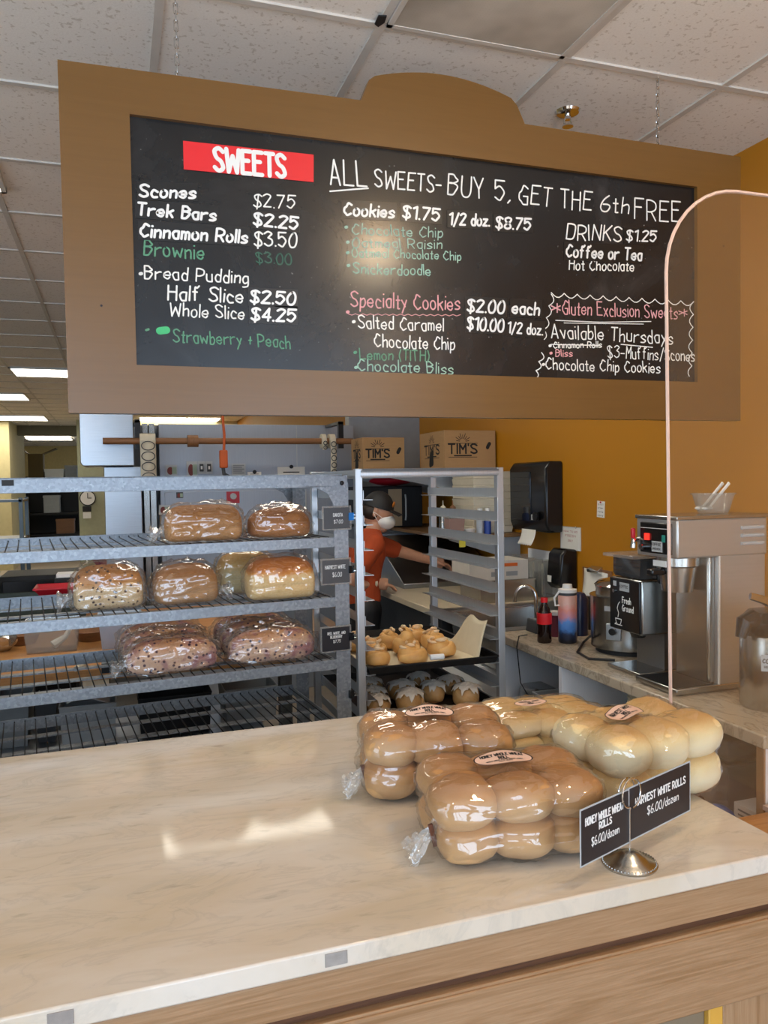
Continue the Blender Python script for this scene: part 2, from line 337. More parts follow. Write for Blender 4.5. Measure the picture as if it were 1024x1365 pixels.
fluo(-3.0, at(66, 560, Z=CZ).x, 15.1, 16.15, CZ-.01, 9, 'third fluorescent ceiling light in the hall, just above the yellow wall')
fluo(at(36, 592, Y=22).x, at(97, 592, Y=22).x, 21.3, 22.4, CZ-.03, 11, 'distant fluorescent light in the back room above the stacked boxes')
fluo(at(184, 560, Z=CZ).x, at(291, 560, Z=CZ).x, at(240, 563.5, Z=CZ).y, at(240, 557, Z=CZ).y, CZ-.01, 9, 'fluorescent light showing between the menu board and the oven top')
fluo(.23, 1.47, 5.40, 5.75, CZ-.012, 4, 'fluorescent ceiling light over the oven behind the menu board')
fluo(.3, 1.5, 3.2, 3.62, CZ-.012, 15, 'added ceiling light panel brightening the pan rack behind the menu board')  # helper light added above the trays, not a known fixture
fluo(-1.6, -.4, 3.4, 3.72, CZ-.012, 10, 'added ceiling light panel brightening the wooden bench behind the menu board')  # extra panel put in to lift the light on the bench
# ceiling lamps over the customers (behind and above the viewer), give the warm light
for i, l in enumerate(LAMPS):
    t = thing('pendant_lamp', None, 'lamp', l, 0, 'pendant lamps over the customer side')
    t['label'] = 'round warm ceiling lamp over the customer side of the counter'
    build('canopy', MB().lathe([(0, .12), (.06, .12), (.06, .10), (.012, .09), (.012, .02), (.07, 0), (.075, -.03), (.068, -.03), (.062, -.002), (0, .01)]), M['darkmetal'], t)
    build('bulb', MB().ball((0, 0, -.03), .05), emis('warm_bulb', 'FFC98A', 45), t)
# ---------------------------------------------------------------- lettering
GL = {'A': '022942 1434', 'B': '0209 ~092938472606 ~06264533220 2', 'C': '~4829170604132243', 'D': '0209 ~092948443202', 'E': '49090242 0636', 'F': '490902 0636',
 'G': '~4829170604132242 424525', 'H': '0209 4249 0646', 'I': '0209', 'J': '~3933221203', 'K': '0209 4905 1642', 'L': '090242', 'M': '0209254942', 'N': '02094249',
 'O': '~29180604123244473929', 'P': '0209 ~092948462505', 'Q': '~29180604123244473929 2442', 'R': '0209 ~092948462505 2542', 'S': '~4829081635432203', 'T': '0949 2922',
 'U': '~090412324449', 'V': '092249', 'W': '0912375269', 'X': '0942 4902', 'Y': '092549 2522', 'Z': '09490242',
 'a': '~361605041232 3632', 'b': '0902 ~0526342202', 'c': '~3516041232', 'd': '3932 ~3516041232', 'e': '~0434352605032233', 'f': '~39281812 0626', 'g': '~3616041233 ~36311000',
 'h': '0902 ~05263532', 'i': '0602 08', 'j': '~26211000 28', 'k': '0902 3604 1532', 'l': '0902', 'm': '0602 ~05162522 ~25364542', 'n': '0602 ~05263532', 'o': '~160503122233352616',
 'p': '0600 ~0526342202', 'q': '3630 ~3616041232', 'r': '0602 ~052636', 's': '~35260514332202', 't': '~18131222 0626', 'u': '~06031232 3632', 'v': '062236', 'w': '0612254256',
 'x': '0632 3602', 'y': '0623 3600', 'z': '06360232', '0': '~29180604123244473929', '1': '082922', '2': '~0829483602 0242', '3': '~0829483726 ~2645432203', '4': '32390444',
 '5': '490906 ~062745332203', '6': '~3917041232443515', '7': '094912', '8': '~2908163543220315364829', '9': '~472507294832', '$': '~4829081635432203 2921', '.': '02', ',': '1201',
 '-': '0535', '/': '0139', ':': '03 06', '(': '~19060411', ')': '~09161401', '*': '2824 0735 0537', '+': '1713 0525', "'": '0908', '=': '0434 0636', ' ': '', 'o ': ''}
def glyph(ch):
    out = []
    g = GL.get(ch, '')
    if ch == 'B': g = '0209 ~092938472606 ~062645332202'
    for st in g.split():
        sm = st[0] == '~'; st = st.lstrip('~'); p = [(int(st[i]), int(st[i+1])) for i in range(0, len(st)-1, 2)]
        if sm and len(p) > 2:
            q = []
            for i in range(len(p)-1):
                a, b, c, d = p[max(i-1, 0)], p[i], p[i+1], p[min(i+2, len(p)-1)]
                for k in range(4):
                    u = k/4; q.append(tuple(.5*(2*b[j]+(c[j]-a[j])*u+(2*a[j]-5*b[j]+4*c[j]-d[j])*u*u+(3*b[j]-a[j]-3*c[j]+d[j])*u**3) for j in (0, 1)))
            p = q+[p[-1]]
        out.append(p)
    return out
_sz = [0]
def stroke(mb, pts, w):
    # flat ribbon with round ends in the plane given by mb.m (x right, y up); sharp corners start a new piece
    p = [pts[0]]
    for q in pts[1:]:
        if math.hypot(q[0]-p[-1][0], q[1]-p[-1][1]) > 1e-6: p.append(q)
    if len(p) == 1: p.append((p[0][0]+w*.2, p[0][1]))
    pieces = [[p[0]]]
    for i in range(1, len(p)):
        pieces[-1].append(p[i])
        if i < len(p)-1:
            a = math.atan2(p[i][1]-p[i-1][1], p[i][0]-p[i-1][0]); b = math.atan2(p[i+1][1]-p[i][1], p[i+1][0]-p[i][0])
            if abs((b-a+PI) % (2*PI)-PI) > rad(50): pieces.append([p[i]])
    for q in pieces:
        _sz[0] = (_sz[0]+1) % 9; z = _sz[0]*.00003; L = []; R = []
        for i, c in enumerate(q):
            a = q[max(i-1, 0)]; b = q[min(i+1, len(q)-1)]; d = (b[0]-a[0], b[1]-a[1]); l = math.hypot(*d) or 1
            L.append((c[0]-d[1]/l*w, c[1]+d[0]/l*w, z)); R.append((c[0]+d[1]/l*w, c[1]-d[0]/l*w, z))
        n = len(q); mb.add(L+R, [(i, n+i, n+i+1, i+1) for i in range(n-1)])
        for c, s_, nx in ((q[0], -1, q[1]), (q[-1], 1, q[-2])):
            an = math.atan2(c[1]-nx[1], c[0]-nx[0])
            mb.add([(c[0]+w*math.cos(an-PI/2+PI*i/5), c[1]+w*math.sin(an-PI/2+PI*i/5), z) for i in range(6)], [tuple(range(6))])
def text(mb, s, o, ex, ey, width, h, sw, shear=0, jit=0, seed=1):
    # single-line lettering: baseline start o, unit directions ex, ey, total width, capital height, stroke width
    rnd = random.Random(seed); x = 0; items = []
    for ch in s:
        g = glyph(ch); mx = max([p[0] for st in g for p in st], default=1.6); dy = rnd.uniform(-jit, jit); dr = rnd.uniform(-jit, jit)*.25
        for st in g: items.append([(x+p[0]+(p[1]-2)*(shear+dr), p[1]-2+dy) for p in st])
        x += mx + 1.7
    kx = width/max(x-1.7, .1); ky = h/7.0; ex = Vector(ex); ey = Vector(ey); n = ex.cross(ey).normalized()
    mb.m = Matrix(((ex.x, ey.x, n.x, o[0]), (ex.y, ey.y, n.y, o[1]), (ex.z, ey.z, n.z, o[2]), (0, 0, 0, 1)))
    for st in items: stroke(mb, [(p[0]*kx, p[1]*ky) for p in st], sw/2)
    mb.m = None; return mb
# ---------------------------------------------------------------- menu board
YB = 2.10
def bp(px, py, y=YB+.0135): return at(px, py, Y=y)
board = thing('menu_board', 'large brown framed chalkboard menu hanging from two chains with a curved top', 'menu board', (.93, YB, 2.15))
inv = -Vector(board.location)
x0, x1, z0, z1 = -.104, 1.970, 1.733, 2.594; px0, px1, pz0, pz1 = .060, 1.796, 1.856, 2.480
hump = [(1.174, z1+.004), (1.149, 2.648)]
for i in range(1, 24):
    u = i/24; hump.append((1.149-(1.149-.69)*u, 2.652+.05*math.sin(PI*min(1, u*.93+.03))**.8))
hump += [(.692, 2.655), (.668, z1+.003)]
outline = [(x0, z0), (x1, z0), (x1, z1)] + hump + [(x0, z1-.006)]
m = MB(); m.m = Matrix.Translation(inv)
oi = [(px0, pz0), (px1, pz0), (px1, pz1), (px0, pz1)]
bot = [(x0, z0), (x1, z0), (px1, pz0), (px0, pz0)]; lf = [(x0, z0), (px0, pz0), (px0, pz1), (x0, z1-.006)]; rt = [(x1, z0), (x1, z1), (px1, pz1), (px1, pz0)]
topq = [(px0, pz1), (px1, pz1), (x1, z1)] + hump + [(x0, z1-.006)]
for q in (bot, lf, rt, topq): m.prism(q, 'y', YB, YB+.032)
build('frame', m, M['frame'], board, smooth=20)
def m_chalkboard():
    t = NT('chalkboard_black'); v = t.co('Object', (1, 1, 1)); sm = t.ramp(t.noise(v, 3.0, 6, .65, 1.2), [(.46, '17181A'), (.62, '222325'), (.8, '37383A')])
    dust = t.ramp(t.noise(v, 110, 2, .5), [(.735, 0.0), (.76, .55)]); reg = t.ramp(t.noise(v, 2.4, 2), [(.45, 0.0), (.6, 1.0)])
    c = t.mix(t.mix(reg, '000000', dust, 'MIX'), sm, '9A9C9A'); t.base(c); t.set(Roughness=.23, Specular_IOR_Level=.45); t.bump(t.noise(v, 7, 3), .05, .004)
    return t.m
m = MB(); m.m = Matrix.Translation(inv); m.box(px0-.01, px1+.01, YB+.0145, YB+.028, pz0-.01, pz1+.01)
build('chalk_panel', m, m_chalkboard(), board)
sh = MB(); sh.m = Matrix.Translation(inv)
for q in ((0.08, 2.33), (-.02, 2.0), (1.9, 2.3)): sh.tube([(q[0], YB+.004, q[1]), (q[0], YB-.001, q[1])], .003, 8)
pl(build('nail_head', sh, M['darkmetal'], board), 'dark nail heads on the brown frame')
ban = MB(); ban.m = Matrix.Translation(inv)
c4 = [bp(244, 188), bp(418, 206.5), bp(418, 243), bp(245, 226)]
ban.add([tuple(p) for p in c4]+[(p.x, p.y-.002, p.z) for p in c4], [(0, 1, 2, 3), (7, 6, 5, 4), (0, 4, 5, 1), (1, 5, 6, 2), (2, 6, 7, 3), (3, 7, 4, 0)])
banner = pl(build('banner', ban, M['red'], board), 'red banner reading SWEETS')
def wline(s, x0, y0, x1, y1, h, m, sw=.0042, shear=0.0, jit=.35, parent=None, name='lettering', off=.0, dots=()):
    a, b = bp(x0, y0, YB+.0135-off), bp(x1, y1, YB+.0135-off); d = b-a; mb = MB()
    hz = (bp(x0, y0-h)-bp(x0, y0)).length
    text(mb, s, a+inv, d.normalized(), (0, 0, 1), d.length, hz, sw, shear, jit, seed=len(s)*7+int(x0))
    for q in dots:
        c = bp(*q)+inv
        mb.m = Matrix(((1, 0, 0, c.x), (0, 0, -1, c.y), (0, 1, 0, c.z), (0, 0, 0, 1))); stroke(mb, [(0, 0), (.003, .001)], .0042); mb.m = None
    return build(name, mb, m, parent or board, smooth=0)
def strip(x0, y0, x1, y1, h):
    a, b = bp(x0-3, y0+4.5), bp(x1+4, y1+4.5); c, d = bp(x1+4, y1-h-4), bp(x0-3, y0-h-4); q = [v+inv for v in (a, b, c, d)]
    mb = MB(); mb.add([tuple(v) for v in q]+[(v.x, v.y-.0006, v.z) for v in q], [(0, 1, 2, 3), (7, 6, 5, 4), (0, 4, 5, 1), (1, 5, 6, 2), (2, 6, 7, 3), (3, 7, 4, 0)])
    return build('label_strip', mb, M['strip'], board)
wline('SWEETS', 286.5, 227, 380, 236.3, 30, M['white'], .0112, 0, 0, banner, off=.003)
for a in [('Scones', 186, 262, 260, 264, 16), ('Trek Bars', 183, 286, 287, 294, 16), ('$2.25', 338, 299.5, 396, 305.6, 16), ('Cinnamon Rolls', 187, 315, 329, 323.7, 17), ('$2.50', 334, 403, 393, 406, 16),
          ('$4.25', 335, 426.5, 393, 428.6, 16), ('Cookies', 458.5, 286.5, 525, 290, 16), ('$1.75', 537, 290, 585, 294.5, 16), ('1/2 doz.', 599, 299, 652, 301, 15), ('$8.75', 661, 304, 706.5, 306.5, 15),
          ('$2.00', 623, 415, 672, 417.4, 16), ('each', 683, 417.4, 718.5, 419.8, 16), ('$10.00', 623, 438.5, 671, 442, 16), ('1/2 doz.', 677, 443.2, 723, 446.3, 14), ('$1.25', 835, 320.7, 874, 322, 14), ('Coffee or Tea', 755, 342, 855, 347, 16)]:
    st = strip(*a[1:]); wline(*a, M['white'], .0062 if a[5] > 14 else .0052, .12, 0, st, off=.0012)
WH = [('$2.75', 338, 275, 392, 278, 17), ('$3.50', 339, 327.6, 395, 329.5, 19), ('Half Slice', 224, 399, 323.7, 403.5, 19), ('Whole Slice', 227, 420.5, 325, 425.5, 17),
      ('BUY 5,', 597, 259.4, 680, 267.6, 27), ('GET THE', 692, 271, 788, 281, 25), ('6th', 800, 281, 838, 284, 21), ('FREE', 846, 291, 907, 295.5, 27), ('SWEETS-', 500, 249.5, 588, 256, 23),
      ('DRINKS', 755, 319, 828, 321.3, 20), ('Hot Chocolate', 759, 359.6, 845, 361, 14)]
for a in WH: wline(*a, M['chalk'], .0046 if a[5] > 18 else .0038, .06)
wline('ALL', 441, 246, 489, 250, 33, M['chalk'], .005)
def squig(pts, m, sw, name='chalk_line'):
    mb = MB(); p = [bp(*q)+inv for q in pts]; y = p[0].y
    mb.m = Matrix(((1, 0, 0, 0), (0, 0, -1, y), (0, 1, 0, 0), (0, 0, 0, 1))); stroke(mb, [(v.x, v.z) for v in p], sw/2); mb.m = None
    return build(name, mb, m, board, smooth=0)
squig([(440, 255), (470, 252.5), (491, 251)], M['chalk'], .0042)
wline('Bread Pudding', 193, 370.5, 331, 378, 17, M['chalk'], .004, .05, dots=[(187, 365)])
wline('Brownie', 192, 340, 271, 345, 20, M['green'], .0044, .05); wline('$3.00', 342, 350, 389, 353, 14, M['dgreen'], .004)
wline('Strawberry + Peach', 231, 455, 387, 464, 17, M['green'], .0036)
squig([(213, 441), (222, 440)], M['brightgreen'], .019, 'chalk_patch'); squig([(195, 440), (198, 439)], M['green'], .006, 'chalk_patch')
wline('Chocolate Chip', 470, 312, 590, 316.5, 14, M['chalkdim'], .0034, dots=[(461, 303)]); wline('Oatmeal Raisin', 470, 329.5, 589, 331.5, 13, M['chalkdim'], .0034, dots=[(463, 323)])
wline('Oatmeal Chocolate Chip', 470, 342, 614.6, 346.7, 12, M['teal'], .0032, dots=[(463, 337)]); wline('Snickerdoodle', 471, 364.3, 574, 367, 14, M['teal'], .0036, dots=[(464, 354)])
wline('Specialty Cookies', 468, 409, 613, 413, 20, M['pink'], .0042, dots=[(463, 416)])
squig([(464+i*5, 418.2+(i % 2)*1.8+i*.04) for i in range(31)], M['pink'], .002)
wline('Salted Caramel', 478, 437.5, 591, 441, 17, M['chalk'], .0038, dots=[(471, 429)]); wline('Chocolate Chip', 500, 462.5, 606, 466.5, 17, M['chalk'], .0038)
wline('Lemon (TITH)', 480, 479, 572, 481, 14, M['green'], .0034, dots=[(473, 470)]); wline('Chocolate Bliss', 478, 494, 604, 498, 15, M['teal'], .0036, dots=[(474, 490)])
wline('Gluten Exclusion Sweets', 750, 418.5, 903, 424.5, 18, M['pink'], .0038); wline('*', 735, 422, 747, 422, 20, M['pink'], .0042, 0, 0); wline('*', 905, 426, 916, 426, 16, M['pink'], .0036, 0, 0)
squig([(741, 427), (800, 429.5), (868, 428.5)], M['chalk'], .0026); squig([(752, 430.5), (858, 432)], M['chalk'], .0022)
wline('Available Thursdays', 735.5, 450, 897, 458, 18, M['chalk'], .004); squig([(735, 459), (800, 460.5)], M['chalk'], .003); squig([(828, 459), (870, 463)], M['chalk'], .003)
wline('Cinnamon Rolls', 738, 464, 802, 463, 8, M['chalk'], .0032, dots=[(733, 461)]); wline('Bliss', 741, 475, 763, 475, 9, M['pink'], .0032, dots=[(734, 471)])
wline('$3-Muffins/Scones', 810.5, 476.4, 926, 482, 16, M['chalk'], .0034); wline('Chocolate Chip Cookies', 728, 492.5, 880, 497, 15, M['chalk'], .0038, dots=[(724, 486)])
sc = []
def scal(a, b, n, amp, nx, ny):
    for i in range(n):
        for k in range(5):
            u = (i+k/5)/n; s = math.sin(PI*k/5); sc.append((a[0]+(b[0]-a[0])*u+nx*amp*s, a[1]+(b[1]-a[1])*u+ny*amp*s))
scal((735, 390), (925, 402), 11, 6, .05, 1); scal((925, 402), (922, 505), 6, 5, -1, 0); squig(sc, M['chalk'], .0028)
sc = []; scal((735, 392), (722, 455), 4, 5, 1, .2); squig(sc, M['chalk'], .0028); sc = []; scal((722, 470), (711, 506), 3, 5, 1, .2); squig(sc, M['chalk'], .0032)
# hanging chains
def chain(x, label):
    t = thing('hanging_chain', label, 'chain', (x, YB+.016, 2.585), 0, 'chains holding the menu board'); L = CZ-2.585-.02; n = int(L/.021)
    for i in range(n):
        z = .0+(i+.5)*L/n; q = []; hl, hr = .0145, .0052
        for k in range(16):
            a = 2*PI*k/16; q.append((hr*math.cos(a), 0, z+(hl-hr)*(1 if math.sin(a) > 0 else -1)+hr*math.sin(a)))
        if i % 2: q = [(0, p[0], p[2]) for p in q]
        build('link', MB().tube(q, .0017, 6, True), M['chrome'], t)
    build('hook', MB().tube([(0, 0, L-.004), (.008, 0, L+.006), (0, 0, L+.016), (-.006, 0, L+.021)], .002, 6).add([], []), M['chrome'], t)
chain(.180, 'left steel chain holding up the menu board near its top left corner'); chain(1.657, 'right steel chain holding up the menu board near its top right corner')
# ---------------------------------------------------------------- service counter
XL, XR, YF, YK, ZC = -2.2, 1.055, .997, 1.983, .93
top = MB(); top.box(XL, XR, YF, YK, ZC-.031, ZC)
tag(build('marble_countertop', top, M['marble'], bevel=.003), 'pale veined marble countertop with chipped front edge', 'countertop')
ct = thing('counter_base', 'oak front of the service counter below the marble top', 'counter', (-.55, 1.5, 0)); inv = -Vector(ct.location)
def cpart(name, boxes, m, bev=.002):
    k = MB(); k.m = Matrix.Translation(inv)
    for b in boxes: k.box(*b)
    return build(name, k, m, ct, bevel=bev)
cpart('top_rail', [(XL, XR-.005, YF+.004, YF+.03, .845, ZC-.032)], M['oak'])
pl(cpart('groove', [(XL, XR-.005, YF+.016, YF+.03, .826, .846)], M['oakdark'], 0), 'dark recessed groove')
cpart('bead', [(XL, XR-.005, YF+.002, YF+.02, .824, .829)], M['oak'], .001)
cpart('front_panel', [(XL, XR-.005, YF-.002, YF+.03, .70, .825)], M['oak'])
cpart('post', [(.905, XR-.005, YF+.004, YF+.03, .02, .70)], M['oakz'])
pl(cpart('trim_strip', [(.877, .905, YF+.004, YF+.024, .02, .70)], M['yellowwood']), 'yellow trim strip beside the post')
cpart('lower_panel', [(XL, .877, YF+.014, YF+.03, .02, .70)], mat('grey_brown_panel', '85755F', .35, 0, .1))
cpart('end_panel', [(XR-.03, XR-.006, YF+.03, YK-.02, .02, ZC-.032)], M['oakz'])
cpart('back_panel', [(XL, XR-.03, YK-.05, YK-.03, .02, ZC-.032)], M['cabinet'])
cpart('kick_board', [(XL, XR-.02, YF+.05, YF+.07, 0, .02)], M['oakdark'], 0)
# stains and fillers on the marble edge
for nm, px, y0, y1, w, c, lb in (('edge_patch', 80, 1338, 1360, 36, 'A39A93', 'grey filler patch in the marble edge at lower left'), ('edge_patch', 448, 1266, 1282, 30, 'A9A29B', 'grey filler patch in the middle of the marble edge')):
    a = at(px-w/2, y0, Y=YF); b = at(px+w/2, y0, Y=YF)
    k = MB(); k.box(a.x-.0, b.x, YF-.0012, YF+.002, ZC-.024, ZC-.006)
    tag(build(nm, k, mat('patch_'+c, c, .7, 0, .3, 60), bevel=.0005), lb, 'patch')
# low register counter right of the marble, carrying the acrylic guard
lc = thing('register_counter', 'low wooden counter section right of the marble, just peeking in', 'counter', (1.45, 1.25, 0))
build('top', MB().box(-.385, .14, -.25, .27, .69, .715), M['bench'], lc, bevel=.002); build('body', MB().box(-.36, .12, -.23, .25, 0, .69), M['oakz'], lc)
gd = thing('acrylic_guard', 'clear acrylic counter guard with rounded top corner at the right edge', 'sneeze guard', (1.2, 1.5, .715))
ol = [(0, 0), (.9, 0), (.9, 1.497)]; R_ = .20
zt = at(963, 253, Y=1.5).z-.715
ol = [(0.008, 0), (.385, 0), (.385, zt)] + [(R_-R_*math.sin(PI/2*i/10)-.004, zt-R_+R_*math.cos(PI/2*i/10)) for i in range(11)]
build('sheet', MB().prism(ol, 'y', -.003, .003), M['plexi'], gd, smooth=25)
eg = MB(); edge = [(.385, zt)]+ol[3:]+[(.008, 0)]
eg.tube([(p[0], 0, p[1]) for p in edge], .0042, 6); build('polished_edge', eg, M['plexiedge'], gd)
ft = MB(); ft.box(.0, .06, -.04, .035, 0, .012); ft.box(.31, .37, -.04, .035, 0, .012); build('foot', ft, M['plexiedge'], gd)
# ---------------------------------------------------------------- bread (packs of rolls and loaves)
def nz(p, s, seed=0): return noise.noise(Vector((p[0]*s+seed, p[1]*s-seed, p[2]*s+seed*.7)))
def fbm(P, s, seed): return np.array([noise.fractal(Vector((p[0]*s+seed, p[1]*s+seed*.3, p[2]*s)), .7, 2.1, 4) for p in P])
M['wheat'] = m_bread('wheat_roll_crust', 'D0AC82', 'C79B66', 'B98450', '9C7247', 300, .17, z0=.15, z1=.9); M['whiter'] = m_bread('white_roll_crust', 'F0E4C4', 'EAD3A0', 'D8A660', None, z0=.45, z1=1.05)
def roll_mesh(name, seed, m):
    k = MB(); n = 22
    def fn(v):
        x, y, z = v; d = 1+.08*nz(v, 1.5, seed)+.018*nz(v, 5, seed)
        q = (abs(x)**3.0+abs(y)**3.0+abs(z)**2.5)**(1/2.8); return (x/q*d, y/q*d, z/q*d)
    k.ball((0, 0, 0), 1, nu=36, nv=22, fn=fn); o = build(name, k, m, smooth=180); me = o.data; bpy.data.objects.remove(o); return me
ROLLS = {c: [roll_mesh('roll', s, M[c]) for s in (1, 5, 9)] for c in ('wheat', 'whiter')}
def pack(loc, rz, label, c, nx=3, ny=2, sx=.094, sy=.094, hz=.061, seed=1, lab=None, laboff=(0, 0), tail='left', labrot=0, lw=.040, title=(), lean=0):
    title = [(s_, oy*lw/.04, wd*lw/.04, h*lw/.04, sw*lw/.04) for s_, oy, wd, h, sw in title]
    rnd = random.Random(seed); t = thing('bag_of_rolls', label, 'bag of rolls', loc, rz); E = []
    for l in range(2):
        for i in range(nx):
            for j in range(ny):
                cx_ = (i-(nx-1)/2)*sx*(1 if l else .98)+rnd.uniform(-.004, .004); cy_ = (j-(ny-1)/2)*sy+rnd.uniform(-.004, .004)+lean*l
                r = (sx*.545*rnd.uniform(.97, 1.05), sy*.56*rnd.uniform(.98, 1.04), hz*.60*rnd.uniform(.97, 1.06)); cz_ = hz*.60+.005+l*hz*.98+rnd.uniform(-.003, .003)*l
                E.append((cx_, cy_, cz_)+r)
                o = bpy.data.objects.new('roll', ROLLS[c][rnd.randrange(3)]); COL.objects.link(o); o.parent = t
                o.location = (cx_, cy_, cz_); o.scale = r; o.rotation_euler = (rnd.uniform(-.12, .12), rnd.uniform(-.12, .12), rnd.choice((0, PI/2, PI))+rnd.uniform(-.2, .2))
    E = np.array(E)
    def sdf(P, K=150.):
        d = (P[:, None, :]-E[None, :, :3])/E[None, :, 3:]; s = (np.linalg.norm(d, axis=2)-1)*E[None, :, 3:].min(2)
        return -np.log(np.exp(-K*s).sum(1))/K - .0045
    def march(P0, D, far, K=150.):
        tt = np.full(len(P0), far)
        for _ in range(60):
            s = sdf(P0+D*tt[:, None], K); tt = tt-np.clip(s, -.02, .02)*.8
        return P0+D*tt[:, None], tt
    nu, nv = 90, 56; th = np.linspace(0, 2*PI, nu, endpoint=False); ph = np.linspace(-PI/2+.02, PI/2-.02, nv)
    T, F_ = np.meshgrid(th, ph, indexing='ij'); ex = np.array((nx*sx/2+.02, ny*sy/2+.02, hz+.02))
    D = np.stack([np.cos(T)*np.cos(F_), np.sin(T)*np.cos(F_), np.sin(F_)], -1).reshape(-1, 3)*ex; D /= np.linalg.norm(D, axis=1)[:, None]
    C0 = np.tile(np.array((0, 0, hz*1.09)), (len(D), 1)); P, tt = march(C0, D, .24); g_ = tt.reshape(nu, nv)
    for _ in range(14):
        p_ = np.pad(g_, ((1, 1), (0, 0)), mode='wrap'); p_ = np.pad(p_, ((0, 0), (1, 1)), mode='edge'); g_ = np.maximum(g_, (p_[:-2, 1:-1]+p_[2:, 1:-1]+p_[1:-1, :-2]+p_[1:-1, 2:])/4)
    P = C0+D*g_.reshape(-1)[:, None]
    st = P*np.array((7, 14, 30)); rid = 1-np.abs(fbm(st, 1.0, seed*3.1)); rid = np.clip(rid-.72, 0, 1)/.28
    rid2 = 1-np.abs(fbm(P*np.array((12, 26, 44)), 1.0, seed*5.7+9)); rid2 = np.clip(rid2-.75, 0, 1)/.25
    P = P + D*(.0045*rid+.0045*rid2)[:, None]; P[:, 2] = np.maximum(P[:, 2], .0012)
    k = MB(); q = P.reshape(nu, nv, 3); k.grid(lambda i, j: tuple(q[i, j]), nu, nv, cu=True)
    b = build('plastic_bag', k, M['film'], t, smooth=180)
    s = -1 if tail == 'left' else 1; hx = nx*sx/2+.006; yo = -.03 if tail == 'left' else .02
    k = MB(); k.grid(lambda i, j: (s*(hx-.012+.05*i/9+.006*math.sin(j*2.1)), yo+(.006+.034*abs(i/9-.25)**.9)*math.cos(j*PI/8)*(1+.3*math.sin(j*5+i)), hz*.95-.055*(i/9)+(.006+.03*abs(i/9-.25))*math.sin(j*PI/8)*(1+.35*math.sin(j*4+i*1.3))), 10, 16, cv=True)
    for n_, v in enumerate(k.v): k.v[n_] = (v[0], v[1], max(v[2], .002))
    build('bag_tail', k, M['filmfine'], t, smooth=60)
    k = MB(); k.box(-.004, .004, -.003, .003, -.02, .02); o = pl(build('bag_clip', k, mat('brown_clip', '6B3A22', .5), t, bevel=.001, loc=(s*(hx-.003), yo-.008, hz*.9-.012)), 'brown closing tie'); o.rotation_euler = (.1, .25*s, 0)
    # oval label stuck on the film
    U_ = np.linspace(0, 1, 9); n = 40; ca, sa = math.cos(labrot), math.sin(labrot)
    def top_z(xy, lift):
        P0 = np.array([(x, y, 0) for x, y in xy]); D_ = np.tile(np.array((0, 0, 1.)), (len(P0), 1))
        P1, t1 = march(P0, D_, .24, 85.); return [(p[0], p[1], p[2]+lift) for p in P1]
    lh = lw*.5
    pts = [(laboff[0]+ca*lw*r*math.cos(2*PI*i/n)-sa*lh*r*math.sin(2*PI*i/n), laboff[1]+sa*lw*r*math.cos(2*PI*i/n)+ca*lh*r*math.sin(2*PI*i/n)) for r in U_ for i in range(n)]
    pz = top_z(pts, .0062); k = MB(); k.grid(lambda i, j: pz[i*n+j], 9, n, cv=True); lo = pl(build('label', k, M['pinklabel'], t, smooth=180), 'oval pink paper label')
    rp = [(laboff[0]+ca*lw*r*math.cos(2*PI*i/n)-sa*lh*r*math.sin(2*PI*i/n), laboff[1]+sa*lw*r*math.cos(2*PI*i/n)+ca*lh*r*math.sin(2*PI*i/n)) for r in (.955, 1.0) for i in range(n)]
    rz_ = top_z(rp, .0066); k = MB(); k.grid(lambda i, j: rz_[i*n+j], 2, n, cv=True); build('label_border', k, M['ink'], lo, smooth=180)
    k = MB()
    for s_, oy, wd, h, sw in title:
        text(k, s_, (-wd/2, oy, 0), (1, 0, 0), (0, 1, 0), wd, h, sw)
    tp = [(laboff[0]+ca*v[0]-sa*v[1], laboff[1]+sa*v[0]+ca*v[1]) for v in k.v]; tz = top_z(tp, .0067); k.v = [(a[0], a[1], a[2]+v[2]) for a, v in zip(tz, k.v)]
    build('lettering', k, M['ink'], lo, smooth=0); return t
HW = [('HONEY WHOLE WHEAT', .005, .058, .0062, .0014), ('ROLL', -.0035, .013, .006, .0014), ('WHOLE WHEAT FLOUR, WATER, HONEY,', -.008, .05, .0028, .0006), ('SALT, YEAST', -.0125, .018, .0028, .0006)]
WR = [('HARVEST WHITE', .004, .05, .0066, .0014), ('ROLL', -.0045, .013, .006, .0014), ('FLOUR, WATER, HONEY, SALT, YEAST', -.009, .046, .0028, .0006)]
pack((.624, 1.192, ZC), -9, 'front bag of honey wheat rolls, behind the left half of the black price sign', 'wheat', seed=2, hz=.059, laboff=(-.008, .006), title=HW, labrot=.02, lw=.053)
pack((.60, 1.478, ZC), -12, 'rear bag of wheat rolls, farthest left on the counter', 'wheat', seed=7, laboff=(-.004, .012), title=HW, labrot=.05, lw=.052)
pack((.955, 1.292, ZC), 12, 'front bag of pale white rolls behind the right half of the black price sign', 'whiter', seed=4, sx=.098, hz=.068, laboff=(-.018, .012), title=WR, tail='right', labrot=.2, lw=.055)
pack((.920, 1.588, ZC), -4, 'rear bag of white rolls mostly hidden between the wheat bags and the front white bag', 'whiter', seed=11, sx=.085, hz=.043, laboff=(-.04, -.02), title=WR, tail='right', labrot=.05)
